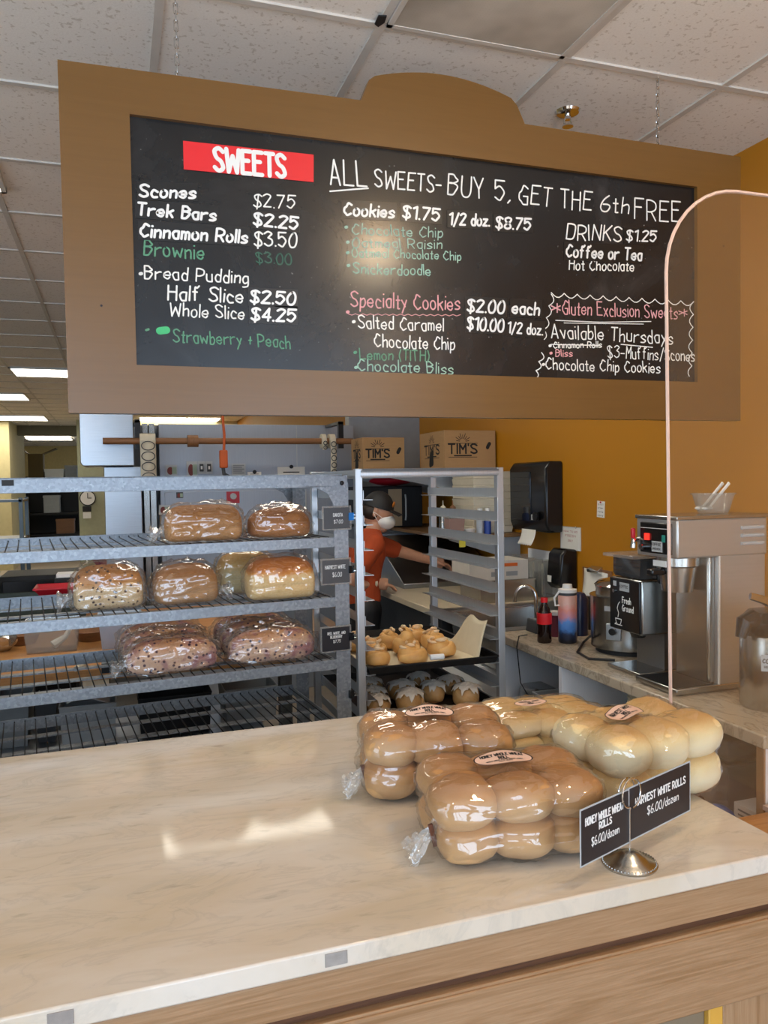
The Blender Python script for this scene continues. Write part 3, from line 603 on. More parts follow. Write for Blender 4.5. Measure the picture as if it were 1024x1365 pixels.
# ---------------------------------------------------------------- price sign on its stand
sd = thing('sign_stand', 'silver ring card holder with round beaded base at the marble front edge', 'sign holder', (.765, 1.052, ZC))
k = MB().lathe([(0, 0), (.043, 0), (.044, .003), (.042, .005), (.030, .008), (.024, .013), (.013, .0205), (.006, .023), (0, .0232)], 40); build('base', k, M['steel'], sd, smooth=60)
k = MB()
for i in range(48): a = 2*PI*i/48; k.ball((.0415*math.cos(a), .0415*math.sin(a), .0048), .0016, nu=6, nv=4)
tag(build('beading', k, M['steel'], sd), None, None)
ca_, sa_ = math.cos(rad(20)), math.sin(rad(20))
ringp = lambda r, a, o: (-r*math.sin(a)*ca_-o*sa_, -r*math.sin(a)*sa_+o*ca_, .1165-r*math.cos(a))
stem = [(0, 0, .02), (0, 0, .088)]+[ringp(.0235, 2*PI*i/26, -.002-.004*(i/26)) for i in range(0, 27)]
build('stem', MB().tube(stem, .0016, 8), M['chrome'], sd)
build('ring', MB().tube([ringp(.022, 2*PI*i/26, .005) for i in range(26)], .0014, 6, True), M['chrome'], sd)
sg = thing('price_sign', 'black double price sign for honey wheat and harvest white rolls held by the silver ring', 'price sign', (.760, 1.0515, ZC), 20)
def card(parent, x0, x1, z0, z1, y, yaw, lines, m, name='card', tilt=0, border=True, sw=.0012):
    c = math.cos(yaw); sn = math.sin(yaw); mt = Matrix.Translation((0, y, 0)) @ Matrix.Rotation(yaw, 4, 'Z') @ Matrix.Translation((x0, 0, z0)) @ Matrix.Rotation(tilt, 4, 'Y'); w, h = x1-x0, z1-z0
    k = MB(); k.m = mt; k.box(0, w, 0, .0012, 0, h); o = build(name, k, m, parent)
    if border:
        b = MB(); b.m = mt; e = .0025
        for q in ((-e, w+e, -e, 0), (-e, w+e, h, h+e), (-e, 0, 0, h), (w, w+e, 0, h)): b.box(q[0], q[1], .0002, .0012, q[2], q[3])
        pl(build('laminate_edge', b, M['lgrey'], o), 'pale clear laminate edge')
    t = MB()
    for s_, fx, fz, fw, fh, st in lines:
        a = mt @ Vector((w*fx, -.0004, h*fz)); r = (mt.to_3x3() @ Vector((1, 0, 0))); u = mt.to_3x3() @ Vector((0, 0, 1)); text(t, s_, a, r, u, w*fw, h*fh, st, .05 if s_[0] == '$' else 0)
    build('lettering', t, M['white'], o, smooth=0); return o
card(sg, -.118, .004, .036, .120, -.0005, 0, [('HONEY WHOLE WHEAT', .08, .70, .80, .13, .0024), ('ROLLS', .36, .53, .26, .12, .0024), ('$6.00/dozen', .2, .28, .58, .15, .0017)], M['card'])
card(sg, .003, .190, .036, .120, .0015, 0, [('HARVEST WHITE ROLLS', .12, .62, .80, .14, .0026), ('$6.00/dozen', .30, .34, .5, .16, .0019)], M['card'])
# ---------------------------------------------------------------- galvanized bread rack
RO = at(462, 780, Y=2.62); RO.z = 0; RA = 5.6
def rk(u, d, z=0): return RO + Vector((math.cos(rad(RA))*u-math.sin(rad(RA))*d, math.sin(rad(RA))*u+math.cos(rad(RA))*d, z))
br = thing('bread_rack', 'galvanized steel bread rack with wire shelves behind the marble counter', 'rack', tuple(rk(0, 0)), RA)
UL = -1.55; DR = .50
def post(u0, u1, d0, d1, lab=None): return build('post', MB().prism([(u0, d0), (u1, d0), (u1, d0+.006), (u0+.006, d0+.006), (u0+.006, d1), (u0, d1)] if u0 < -.5 else [(u0, d0), (u1, d0), (u1, d1), (u1-.006, d1), (u1-.006, d0+.006), (u0, d0+.006)], 'z', .10, 1.545), M['galv'], br)
post(-.042, .010, .0, .045); post(UL, UL+.045, 0, .045)
build('post', MB().box(-.042, .01, DR-.045, DR-.039, .1, 1.545).box(.004, .01, DR-.039, DR, .1, 1.545), M['galv'], br); build('post', MB().box(UL, UL+.045, DR-.006, DR, .1, 1.545), M['galv'], br)
ol = [(UL, 1.538), (-.17, 1.538), (-.105, 1.532), (-.065, 1.512), (-.046, 1.478), (-.042, 1.43), (.011, 1.43), (.012, 1.545), (-.002, 1.572), (-.12, 1.578), (UL, 1.580)]
def toprail(d0, d1):
    m_ = MB().prism(ol, 'y', d0, d1); m_.box(UL, -.05, d0, d0+.03, 1.534, 1.540); m_.box(UL, -.01, d0, d0+.04, 1.574, 1.579); return build('top_rail', m_, M['galv'], br, bevel=.001)
toprail(-.004, 0); toprail(DR, DR+.004)
build('top_rail', MB().box(-.004, .01, 0, DR, 1.53, 1.575), M['galv'], br)
for z in (1.448, 1.548): pl(build('rivet', MB().m_ if 0 else MB().ball((-.012, -.005, z), .008, .004, .008, 12, 8), M['darkmetal'], br), 'dark rivet head')
k = MB().box(-.0, .018, -.0055, -.0042, -.008, .009); build('label_holder', MB().box(-1.066, -1.034, -.006, -.0035, 1.556, 1.573), M['blkm'], br)
def shelf(z):
    s = build('shelf', MB().prism([(0, z-.034), (.004, z-.034), (.004, z-.004), (.03, z-.004), (.03, z), (0, z)], 'x', UL+.03, -.043), M['galv'], br, bevel=.0008)
    b = MB().prism([(DR-.004, z-.030), (DR, z-.030), (DR, z+.012), (DR-.004, z+.012)], 'x', UL+.03, -.043); build('back_rail', b, M['galv'], s)
    for d in (.17, .335): build('cross_bar', MB().box(UL+.03, -.04, d-.016, d+.016, z-.012, z-.007), M['galv'], s)
    build('side_rail', MB().box(-.046, -.042, 0, DR, z-.03, z), M['galv'], s); build('side_rail', MB().box(UL+.03, UL+.034, 0, DR, z-.03, z), M['galv'], s)
    w = MB(); u = UL+.05
    while u < -.05: w.tube([(u, .002, z-.004), (u, .006, z), (u, DR-.006, z), (u, DR-.002, z+.006)], .0021, 6); u += .0335
    build('wire_deck', w, M['wire'], s)
for z in (1.362, 1.155, .938, .725, .51): shelf(z)
for d, u in ((.06, UL+.06), (.06, -.05), (DR-.06, UL+.06), (DR-.06, -.05)):
    c = build('caster', MB().lathe([(0, .10), (.02, .10), (.022, .07), (0, .07)], 12, (u, d, 0)), M['darkmetal'], br); build('wheel', MB().cyl((u-.014, d, .04), (u+.014, d, .04), .04, n=20), M['blkm'], c)
# loaves
def section(L, W_, H, dome, nx, nt, seed, grow=0, crease=0, endp=7.0, lump=.0035, tp=3.4):
    vs = []
    for i in range(nx+1):
        x = -1+2*i/nx; x = math.sin(x*PI/2)*.6+x*.4; e = max(0, 1-abs(x)**endp)**(1/2.6)
        for j in range(nt):
            a = 2*PI*j/nt; c, s = math.cos(a), math.sin(a); q = 3.4; tf = max(0, 1-abs(x)**tp)**(1/2.3)
            r = (abs(c)**q+abs(s)**q)**(-1/q) if s < 0 else (abs(c)**2.15+abs(s)**2.15)**(-1/2.15)
            y = r*c*W_/2*(1+.06*s); z = H*.42+r*s*H*(.58*(.30+.70*tf) if s > 0 else .42)
            k = e; y *= k; z = H*.42+(z-H*.42)*(.35+.65*k) if e > .02 else H*.42
            P = Vector((x*L/2, y, z)); n = Vector((.0, c, s)).normalized()
            if abs(x) > .9: n = (n*.6+Vector((math.copysign(1, x), 0, 0))*.8).normalized()
            f = nz(P, 16, seed)*lump+nz(P, 60, seed)*lump*.3+grow
            if crease:
                rr = 1-abs(nz((P.x*.30, P.y*2.2, P.z*2.4), 15, seed+3))*2.2; f += max(0, rr)**3*crease
                rr = 1-abs(nz((P.x*.55+P.z*.7, P.y*1.2, P.z*2.2-P.x*.5), 19, seed+8))*2.4; f += max(0, rr)**3*crease*.7
            P = P+n*f; P.z = max(P.z, .001); vs.append(tuple(P))
    fs = [(i*nt+j, i*nt+(j+1) % nt, (i+1)*nt+(j+1) % nt, (i+1)*nt+j) for i in range(nx) for j in range(nt)]
    fs += [tuple(range(nt)), tuple(range(nx*nt+nt-1, nx*nt-1, -1))]; return vs, fs
def loaf(u0, u1, d0, z, Wd, H, m, label, seed, group=None, bag=.0042, tail=None, dome=1.0, rz=0, cat='bread', endp=7, crease=.009, tp=3.4):
    L = u1-u0; p = rk((u0+u1)/2, d0+Wd/2, z+.0005); t = thing('bagged_loaf', label, cat, tuple(p), RA+rz, group)
    k = MB(); k.add(*section(L-.012, Wd-.012, H-.01, dome, 30, 40, seed, endp=endp, tp=tp)); k.v = [(a, b, c+.003) for a, b, c in k.v]; build('loaf', k, m, t, smooth=180)
    k = MB(); k.add(*section(L, Wd, H, dome, 84, 72, seed, bag*.4, crease, endp=endp*.9, lump=.003, tp=tp)); build('plastic_bag', k, M['film'], t, smooth=180)
    if tail:
        s = tail; k = MB()
        k.grid(lambda i, j: (s*(L/2-.004+.045*i/8), math.cos(j*PI/9)*(.012+.03*abs(i/8-.3))*(1+.3*math.sin(j*4.3+i)), max(.002, H*.32-.02*i/8+math.sin(j*PI/9)*(.010+.035*abs(i/8-.3))*(1+.3*math.sin(j*3.1+i*2)))), 9, 18, cv=True)
        build('bag_tail', k, M['filmfine'], t, smooth=60)
    return t
M['loafbrown'] = m_bread('multigrain_crust', 'BC8B58', 'B27B42', 'A96F38', '8A5A2C', 150, .16, .3, .8); M['loafdark'] = m_bread('dark_wheat_crust', 'A8703E', 'A4682F', '96581F', None, z0=.2, z1=.8)
M['raisin'] = m_bread('raisin_loaf_crust', 'DCC6A0', 'BE8444', 'AF6F30', '4A2F26', 62, .21, .46, .74); M['wheatloaf'] = m_bread('wheat_loaf_crust', 'B58C62', 'AA7A48', '9C6432', '8F6A45', 110, .14, .4, .8)
M['whiteloaf'] = m_bread('white_loaf_crust', 'EBCF98', 'D08A38', 'B3631D', None, z0=.55, z1=.72); M['paleloaf'] = m_bread('pale_loaf_crust', 'D9CBA0', 'CFAA68', 'B98A48', None, z0=.5, z1=.85)
M['berry'] = m_bread('berry_loaf_crust', 'D8B79E', 'D2A07A', 'B97F4C', '4E3040', 58, .22, .55, .95, mottle='96586E')
Z1, Z2, Z3 = 1.364, 1.157, .940
loaf(-.612, -.352, -.02, Z1, .12, .128, M['loafbrown'], 'large multigrain loaf in crinkled plastic, left one on the top rack shelf', 3, tail=-1, endp=10, tp=5)
loaf(-.335, -.112, -.01, Z1, .125, .112, M['loafdark'], 'dark domed loaf in plastic beside the Dakota price card', 8, endp=5, tp=2.4)
loaf(-.885, -.660, .055, Z2, .13, .150, M['raisin'], 'raisin studded loaf in plastic, leftmost on the second rack shelf', 13, tail=-1, endp=10, tp=3.2)
loaf(-.640, -.422, .045, Z2, .125, .140, M['wheatloaf'], 'brown wheat loaf in plastic between the raisin loaf and the pale loaf', 18, tail=1, endp=8, tp=3.0)
loaf(-.40, -.185, .19, Z2, .13, .158, M['paleloaf'], 'pale loaf in plastic half hidden behind the golden white loaf', 23, endp=10, tp=3.0)
loaf(-.345, -.104, -.02, Z2, .135, .150, M['whiteloaf'], 'golden topped white loaf in plastic next to the six dollar card', 28, endp=14, crease=.006, tp=3.6)
for i, (d, dz) in enumerate(((.030, 0), (.168, 0), (.306, 0))):
    w = ('in front', 'in the middle', 'at the back')[i]
    loaf(-.735+i*.005, -.432+i*.004, d, Z3, .106, .118+.006*i, M['berry'], 'berry loaf in plastic %s of the left trio on the third rack shelf' % w, 33+i, tail=-1 if i == 0 else None, endp=5, crease=.011, tp=3)
    loaf(-.405+i*.004, -.090-i*.006, d, Z3, .106, .120+.006*i, M['berry'], 'berry loaf in plastic %s of the right trio beside the blueberry card' % w, 43+i, endp=5, crease=.011, tp=3)
# price cards with clips
def pcard(u0, u1, z0, z1, lines, m, label, clip):
    t = thing('price_card', label, 'price card', tuple(rk(0, -.012)), RA); o = card(t, u0, u1, z0, z1, 0, 0, lines, m, border=False)
    k = MB(); k.box(u0-.006, u1+.006, .0002, .0008, z0-.005, z1+.006); pl(build('sleeve', k, M['clear'], t), 'clear plastic sleeve'); binder(t, u1+.004, (z0+z1)/2+.004, clip)
def binder(t, u, z, m, y=0):
    k = MB().prism([(-.008, y-.009), (.012, y-.001), (.012, y+.002), (-.008, y+.010)], 'z', -.013, .013); c = build('clip', k, m, t, loc=(u, 0, z), bevel=.0008)
    for sy in (-1, 1): build('clip_handle', MB().tube([(.010, y+sy*.002, -.006), (.022, y+sy*.006, -.004), (.027, y+sy*.007, 0), (.022, y+sy*.006, .004), (.010, y+sy*.002, .006)], .0011, 6), M['chrome'], c)
pcard(-.083, .012, 1.392, 1.464, [('DAKOTA', .36, .58, .36, .15, .0016), ('$7.00', .38, .26, .34, .16, .0014)], M['cardg'], 'grey price card reading Dakota with blue binder clip', M['blue'])
pcard(-.092, .008, 1.205, 1.285, [('HARVEST WHITE', .1, .62, .74, .15, .0016), ('$6.00', .36, .28, .34, .18, .0015)], M['cardg'], 'grey price card reading Harvest White with black binder clip', M['blk'])
pcard(-.098, .004, .972, 1.052, [('RED, WHITE, AND', .2, .70, .64, .11, .0014), ('BLUEBERRY', .3, .54, .42, .11, .0014), ('$7.75', .4, .34, .26, .12, .0012)], M['card'], 'black price card reading Red, White, and Blueberry', M['blk'])
t = thing('binder_clip', 'lone black binder clip on the rack post below the price cards', 'clip', tuple(rk(0, -.006)), RA); binder(t, .008, .812, M['blk'])
# ---------------------------------------------------------------- aluminium pan rack with two trays of cinnamon rolls
PX0, PX1, PY0, PY1 = .782, 1.352, 2.60, 3.27
pr = thing('pan_rack', 'tall aluminium sheet pan rack with angled runners beside the bread rack', 'rack', (PX0, PY0, 0)); w, d = PX1-PX0, PY1-PY0
for x in (0, w-.027):
    for y in (0, d-.027): build('post', MB().box(x, x+.027, y, y+.027, .11, 1.596), M['alu'], pr, bevel=.002)
def ridge(y): 
    k = MB().prism([(y, 1.566), (y+.027, 1.566), (y+.027, 1.592), (y+.018, 1.596), (y+.010, 1.590), (y+.004, 1.596), (y-.002, 1.588), (y-.002, 1.572)], 'x', .02, w-.02); return build('top_bar', k, M['alu'], pr)
ridge(0); ridge(d-.027)
for x in (0, w-.027): build('top_bar', MB().box(x+.002, x+.025, .02, d-.02, 1.566, 1.592), M['alu'], pr)
for x in (0, w-.027): build('bottom_bar', MB().box(x+.002, x+.025, .02, d-.02, .11, .14), M['alu'], pr)
for y in (0, d-.027): build('bottom_bar', MB().box(.02, w-.02, y+.002, y+.025, .11, .14), M['alu'], pr)
RZS = [1.487-.0875*k for k in range(15)]
for z in RZS:
    build('runner', MB().prism([(.027, z), (.062, z), (.062, z+.002), (.029, z+.002), (.029, z+.034), (.027, z+.034)], 'y', -.003, d+.003), M['alu'], pr)
    build('runner', MB().prism([(w-.027, z), (w-.062, z), (w-.062, z+.002), (w-.029, z+.002), (w-.029, z+.034), (w-.027, z+.034)], 'y', -.003, d+.003), M['alu'], pr)
for x in (.013, w-.013):
    for y in (.013, d-.013):
        c = build('caster', MB().lathe([(0, .11), (.02, .11), (.022, .075), (0, .075)], 12, (x, y, 0)), M['darkmetal'], pr); build('wheel', MB().cyl((x-.012, y, .038), (x+.012, y, .038), .038, n=18), M['blkm'], c)
M['pan'] = mat('baked_on_black_pan', '24211F', .5, .4, .3, 20); M['parch'] = mat('parchment_paper', 'D6C7A8', .75, 0, .12, 12, .2, 30)
ZP1 = RZS[7]+.0025; ZP2 = RZS[9]+.0025
def pan(z, label):
    x0, x1, y0, y1 = PX0+.034, PX1-.034, 2.592, 3.24
    t = thing('sheet_pan', label, 'baking tray', ((x0+x1)/2, (y0+y1)/2, z)); a, b = (x1-x0)/2, (y1-y0)/2
    build('tray', MB().bin(-a, a, -b, b, .0005, .025, .002, .008), M['pan'], t); k = MB(); k.tube([(-a, -b, .025), (a, -b, .025), (a, b, .025), (-a, b, .025)], .0035, 6, True); build('rolled_rim', k, M['pan'], t); return t
pan(ZP1, 'blackened sheet pan with parchment under the upper tray of cinnamon rolls'); pan(ZP2, 'blackened sheet pan under the iced lower tray of cinnamon rolls')
def parch(i, j):
    x = -.225+.55*i/30; y = -.31+.58*j/24; z = .0045+.0015*math.sin(i*1.3)*math.cos(j*.9)
    if x > .19:
        u = x-.19; f = max(0.0, min(1, (.02-y)/.20)); z += f*(1.15*u+.02*math.sin(u*26+j*.5)*u*6); x = .19+u*(.30+.0*f) if f > 0 else .19+u*.3
        z += (1-f)*u*.12
    return (x, y, z)
pt = tag(build('parchment_sheet', MB().grid(parch, 31, 25), M['parch'], loc=((PX0+PX1)/2-.01, 2.925, ZP1+.0015), solid=.0008), 'sheet of parchment curling up at the right of the upper tray', 'baking paper')
def m_bun(name, a, b, c):
    t = NT(name); v = t.co('Object'); n = t.noise(v, 14, 5, .6, .6); t.base(t.mix(t.noise(v, 60, 3), t.ramp(n, [(.3, a), (.5, b), (.7, c)]), b)); t.set(Roughness=.5); t.bump(t.noise(v, 60, 4), .3, .004); return t.m
M['bun'] = m_bun('golden_cinnamon_dough', 'E0B878', 'D3A05C', 'BC8443'); M['cin'] = m_bun('cinnamon_filling', '8A4F22', '9E6430', '6E3C18'); M['bunl'] = m_bun('baked_cinnamon_dough', 'C9A878', 'B98C55', '9A6A36'); M['icing'] = mat('white_icing', 'E6DDD0', .22, 0, .2, 40)
M['glaze'] = m_bun('sugar_glaze', 'EAD6B4', 'E2C39A', 'C08A58')
def bun(p, R, H, seed, m, ice, label, group, tall=0, flat=1.0):
    t = thing('cinnamon_roll', label, 'cinnamon roll', tuple(p), seed*47 % 360, group); rnd = random.Random(seed); turns = 2.3
    def hgt(r, a, gr=1):
        return H*(1.02-.16*r**3)+((.030 if ice == 2 else .012)+tall*.06)*(1-r)**1.2+.002*nz((r*3, a, seed), 1.2, seed)
    def P(r, a, z, f=1): q = r*R*(1+.07*math.sin(2*a+seed)+.03*math.sin(3*a+seed*2))*f; return (q*math.cos(a), q*math.sin(a)*flat, z)
    tn = 2.45; tr = R/tn*.56; rise = (.026 if ice == 2 else .012)+tall*.06; pts = []; rr = []
    for i in range(int(tn*26)+1):
        a = 2*PI*i/26; u = i/(tn*26); q = (R-tr)*(1-.90*u)*(1+.05*math.sin(2*a+seed)+.03*math.sin(3.3*a+seed)); hh = H/2*(1+.10*math.sin(a*1.7+seed))*(.9 if u > .9 else 1)*min(1, .55+i*.06)
        pts.append((q*math.cos(a), q*math.sin(a), max(H/2, hh)+rise*u**1.4+.003*math.sin(a*2.3+seed))); rr.append(hh)
    k = MB(); k.tube(pts, rr, 14, sq=tr/(H/2)); k.v = [(x, y, max(z, 0)) for x, y, z in k.v]; build('dough_coil', k, m, t, smooth=180)
    build('cinnamon_filling', MB().lathe([(0, .002), (R*.60, .002), (R*.62, H*.55), (R*.56, H*.80), (R*.3, H*.86+rise*.4), (0, H*.9+rise*.7)], 28), M['cin'], t)
    if ice:
        def ic(i, j):
            r = (.05+.86*i/14)*(1+.13*math.sin(j*.9+seed)+.1*math.sin(j*2.3+seed*3)); a = 2*PI*j/48; zz = hgt(min(r, 1), a, .35)+.005+.0008*math.sin(j*1.1+i)-(max(0, r-.90)*H*1.3); return P(r, a, zz)
        k = MB(); k.grid(ic, 15, 48, cv=True); build('icing', k, M['icing'] if ice == 1 else M['glaze'], t, smooth=180) if ice == 1 else None
        if ice == 2:
            for q in range(5):
                a = rnd.uniform(0, 6.28); r0 = rnd.uniform(.15, .75); k = MB(); pts2 = []
                for s in range(10): aa = a+s*.13; pts2.append(P(r0, aa, hgt(r0, aa % (2*PI))+.004))
                k.tube(pts2, [.002+.0045*math.sin(PI*s/9) for s in range(10)], 6, sq=.5); build('glaze', k, M['glaze'], t, smooth=180)
    return t
ups = [(.882, 2.705, .056, .056, 0, 'at the front left of the upper tray'), (1.010, 2.684, .064, .060, 0, 'at the front middle of the upper tray with a wide open coil'), (1.150, 2.742, .060, .062, 0, 'at the front right of the upper tray by the white cylinder'),
       (.905, 2.832, .058, .060, 0, 'in the second row left on the upper tray'), (1.040, 2.828, .056, .066, .6, 'with its centre risen like a tower on the upper tray'), (1.180, 2.880, .057, .064, 0, 'in the second row right on the upper tray by the parchment flap'),
       (.885, 2.965, .056, .058, 0, 'at the back left of the upper tray'), (1.020, 2.965, .058, .060, 0, 'in the middle of the back row on the upper tray'), (1.155, 3.012, .056, .060, 0, 'at the back right of the upper tray')]
for i, (x, y, R, H, tl, w_) in enumerate(ups): bun((x, y, ZP1+.010), R*1.05, H*.80, i+3, M['bun'], 2, 'golden cinnamon roll '+w_, 'cinnamon rolls on the upper tray', tl)
lows = [(.878, 2.690, .054, .062, 'at the front left of the lower tray'), (1.008, 2.700, .062, .068, 'in the front middle of the lower tray'), (1.135, 2.778, .055, .066, 'right of the front middle one on the lower tray'), (1.236, 2.695, .056, .066, 'at the front right of the lower tray, nearest the rack post'),
        (.900, 2.812, .055, .060, 'second row left on the lower tray'), (1.030, 2.842, .058, .064, 'second row middle on the lower tray'), (1.235, 2.850, .055, .060, 'second row right on the lower tray'), (.930, 2.940, .055, .060, 'at the back left of the lower tray'), (1.140, 2.945, .053, .060, 'at the back right of the lower tray')]
for i, (x, y, R, H, w_) in enumerate(lows): bun((x, y, ZP2+.004), R*1.02, H, i+21, M['bunl'], 1, 'white iced cinnamon roll '+w_, 'iced cinnamon rolls on the lower tray')
a, b = at(573, 874, Y=2.606), at(592, 874, Y=2.600)
k = MB(); k.cyl((-.024, 0, 0), (.026, -.004, 0), .0105, n=16); k.cyl((.026, -.004, 0), (.0265, -.004, 0), .0105, .009, n=16)
c_ = at(582, 878, Y=2.612); tag(build('white_tube', k, M['white'], loc=(c_.x, c_.y, max(c_.z, ZP1+.0385)), bevel=.001), 'small white cylinder lying on the front rim of the upper tray', 'tube')
# ---------------------------------------------------------------- worktop along the right wall, with open shelving below
wt = thing('side_worktop', 'beige marbled worktop along the mustard wall carrying the coffee machines', 'worktop', (1.93, 2.27, .9)); CZ2 = .90
def m_lam():
    t = NT('beige_marbled_laminate'); v = t.co('Object', (2.5, 1, 1), (0, 0, rad(20))); t.base(t.mix(t.ramp(t.noise(v, 7, 7, .6, 1.6), [(.46, 0.0), (.5, .7), (.55, 0.0)]), 'BDB09C', '8F8371')); t.set(Roughness=.25); return t.m
build('top', MB().box(-.415, .425, -.735, .74, -.035, 0), m_lam(), wt, bevel=.004)
sb = thing('shelving_unit', 'white open shelving under the beige side worktop', 'shelving', (1.93, 2.27, 0))
X0, X1 = -.405, .42
for y in (-.725, -.235, .225, .70): build('divider', MB().box(X0, X1, y, y+.02, .06, .864), M['cabinet'], sb)
build('front_edge', MB().box(X0-.004, X0+.002, -.727, -.703, .06, .864), M['oakz'], sb); build('back', MB().box(X1-.01, X1, -.725, .72, .06, .864), M['cabinet'], sb)
build('shelf', MB().box(X0, X1-.01, -.705, .70, .58, .60), M['cabinet'], sb); build('shelf', MB().box(X0, X1-.01, -.705, .70, .06, .08), M['cabinet'], sb); build('plinth', MB().box(X0+.04, X1, -.72, .71, 0, .06), M['dgrey'], sb)
# coffee brewer
bx, by = 1.555, 1.905
t = thing('coffee_brewer', 'tall stainless coffee brewer with black control panel behind the acrylic guard', 'coffee machine', (bx, by, CZ2)); S = M['steel']
build('head', MB().box(0, .335, 0, .19, .408, .525), M['brew'], t, bevel=.006); build('top_cover', MB().box(-.004, .339, -.004, .194, .522, .534), M['steel'], t, bevel=.003)
build('column', MB().box(.155, .332, .004, .186, .018, .412), M['brew'], t, bevel=.004); build('spine', MB().box(.13, .157, .02, .17, .018, .412), M['steel'], t, bevel=.008)
k = MB(); k.box(.153, .157, .0, .006, .018, .41); pl(build('seam', k, M['white'], t), 'bright seam strip')
for i in range(3): build('vent_slot', MB().tube([(.235, -.001, .445+i*.024), (.318, -.001, .445+i*.024)], .0055, 8), M['lgrey'], t)
cp_ = build('control_panel', MB().box(-.006, .002, .02, .165, .418, .512), M['blk'], t, bevel=.003)
def xlab(parent, name, y0, y1, z0, z1, x, m, **k_): return build(name, MB().box(x, x+.003, y0, y1, z0, z1), m, parent, **k_)
build('switch', MB().box(-.012, -.005, .118, .136, .458, .478), emis('red_switch_lamp', 'FF2A1E', 1.6), cp_); xlab(cp_, 'name_plate', .058, .105, .424, .456, -.0085, M['lgrey'])
xlab(cp_, 'green_switch', .045, .058, .455, .476, -.009, mat('green_switch', '2E8C7E', .4)); xlab(cp_, 'stripe', .025, .16, .494, .4955, -.0075, M['white'])
k = MB(); text(k, 'COFFEE', (-.0095, .103, .443), (0, -1, 0), (0, 0, 1), .042, .008, .0014); text(k, 'BREWER', (-.0095, .100, .431), (0, -1, 0), (0, 0, 1), .036, .005, .001); build('lettering', k, M['ink'], cp_, smooth=0)
build('knob', MB().cyl((-.022, .142, .436), (-.005, .142, .436), .009), M['chrome'], cp_)
fb = build('faucet', MB().tube([(.0, .178, .455), (-.02, .178, .455), (-.024, .178, .43)], .008), M['chrome'], t); build('faucet_handle', MB().box(-.028, -.016, .172, .184, .46, .492), M['redp'], fb, bevel=.003)
k = MB().lathe([(0, .300), (.046, .300), (.048, .312), (.058, .375), (.064, .380), (.064, .408), (0, .408)], 36, (.075, .09, 0)); bk = build('brew_basket', k, M['steel'], t); build('basket_handle', MB().box(-.03, .018, .075, .105, .352, .372), M['blk'], bk, bevel=.005)
xlab(bk, 'basket_label', .06, .12, .378, .396, .008, M['white'])
build('drip_tray', MB().box(-.005, .30, -.002, .192, .004, .022), M['steel'], t, bevel=.003); build('tray_grille', MB().box(.005, .14, .01, .18, .0215, .0235), M['darkmetal'], t)
for x in (.02, .28):
    for y in (.02, .17): build('foot', MB().cyl((x, y, 0), (x, y, .006), .012), M['blkm'], t)
# deli bowl with plastic spoons on the brewer
pb = at(937, 684, Y=2.0); t = thing('deli_bowl', 'clear plastic deli bowl on top of the coffee brewer', 'bowl', (bx+.21, by+.09, CZ2+.5345))
build('bowl', MB().lathe([(0, 0), (.042, 0), (.046, .004), (.062, .058), (.068, .060), (.068, .063), (.061, .062), (.044, .006), (0, .003)], 32), M['clear'], t)
for i, (lx, ly, a) in enumerate(((0, .012, .5), (.006, -.012, .62))):
    t = thing('plastic_spoon', ('white plastic spoon lying at the back of the deli bowl', 'white plastic spoon lying at the front of the deli bowl')[i], 'spoon', (bx+.185+lx, by+.09+ly, CZ2+.5345+.014))
    build('handle', MB().tube([(-.005, 0, .006), (.074, .004*i, .080)], [.004, .006], 8, sq=.4), M['white'], t); build('spoon_bowl', MB().ball((-.014, 0, .003), .019, .013, .006), M['white'], t)
# coffee grinder
gx, gy = 1.60, 2.135
t = thing('coffee_grinder', 'coffee grinder with black Fresh Ground front panel and bean hopper', 'coffee grinder', (gx, gy, CZ2))
build('body', MB().box(.004, .20, 0, .165, .135, .315), M['steel'], t, bevel=.006); fp = build('front_panel', MB().box(-.004, .005, .002, .163, .14, .312), M['blk'], t, bevel=.002)
k = MB(); text(k, 'Fresh', (-.0048, .092, .232), (0, -1, 0), (0, 0, 1), .046, .020, .0034); text(k, 'Ground', (-.0048, .092, .206), (0, -1, 0), (0, 0, 1), .060, .020, .0034); build('lettering', k, M['white'], fp, smooth=0)
k = MB(); k.m = Matrix(((0, 0, -1, -.0048), (-1, 0, 0, .13), (0, 1, 0, .155), (0, 0, 0, 1)))
stroke(k, [(0, .02), (.004, .006), (.012, .0), (.024, .0), (.030, .008), (.033, .02), (0, .02)], .0015); stroke(k, [(.005, .006), (-.004, .0), (.036, .0)], .0012); stroke(k, [(.014, .026), (.018, .04), (.010, .055), (.016, .07), (.024, .078)], .0016); k.m = None
pl(build('cup_drawing', k, M['white'], fp, smooth=0), 'white line drawing of a steaming cup')
xlab(fp, 'name_plate', .055, .105, .272, .300, -.0062, M['lgrey']); xlab(fp, 'sticker', .125, .140, .285, .302, -.0062, M['lgrey']); k = MB(); k.cyl((-.010, .135, .268), (-.003, .135, .268), .006); build('knob', k, M['chrome'], fp)
k = MB(); text(k, 'COFFEE', (-.0075, .102, .284), (0, -1, 0), (0, 0, 1), .044, .008, .0014); build('plate_lettering', k, M['ink'], fp, smooth=0)
hp = MB().prism([(.012, .318), (.19, .318), (.195, .330), (.195, .385), (.005, .385), (.005, .330)], 'y', .01, .155); build('hopper', hp, M['smoke'], t); build('coffee_beans', MB().box(.012, .188, .016, .149, .32, .378), mat('coffee_beans', '4A2B16', .5, 0, .5, 130, 1, 130), t)
build('hopper_lid', MB().box(-.03, .20, .0, .165, .386, .397), M['clear'], t, bevel=.002); build('hopper_handle', MB().tube([(.06, -.008, .375), (.055, -.016, .36), (.06, -.016, .32), (.07, -.008, .31)], .008, 8), M['blk'], t)
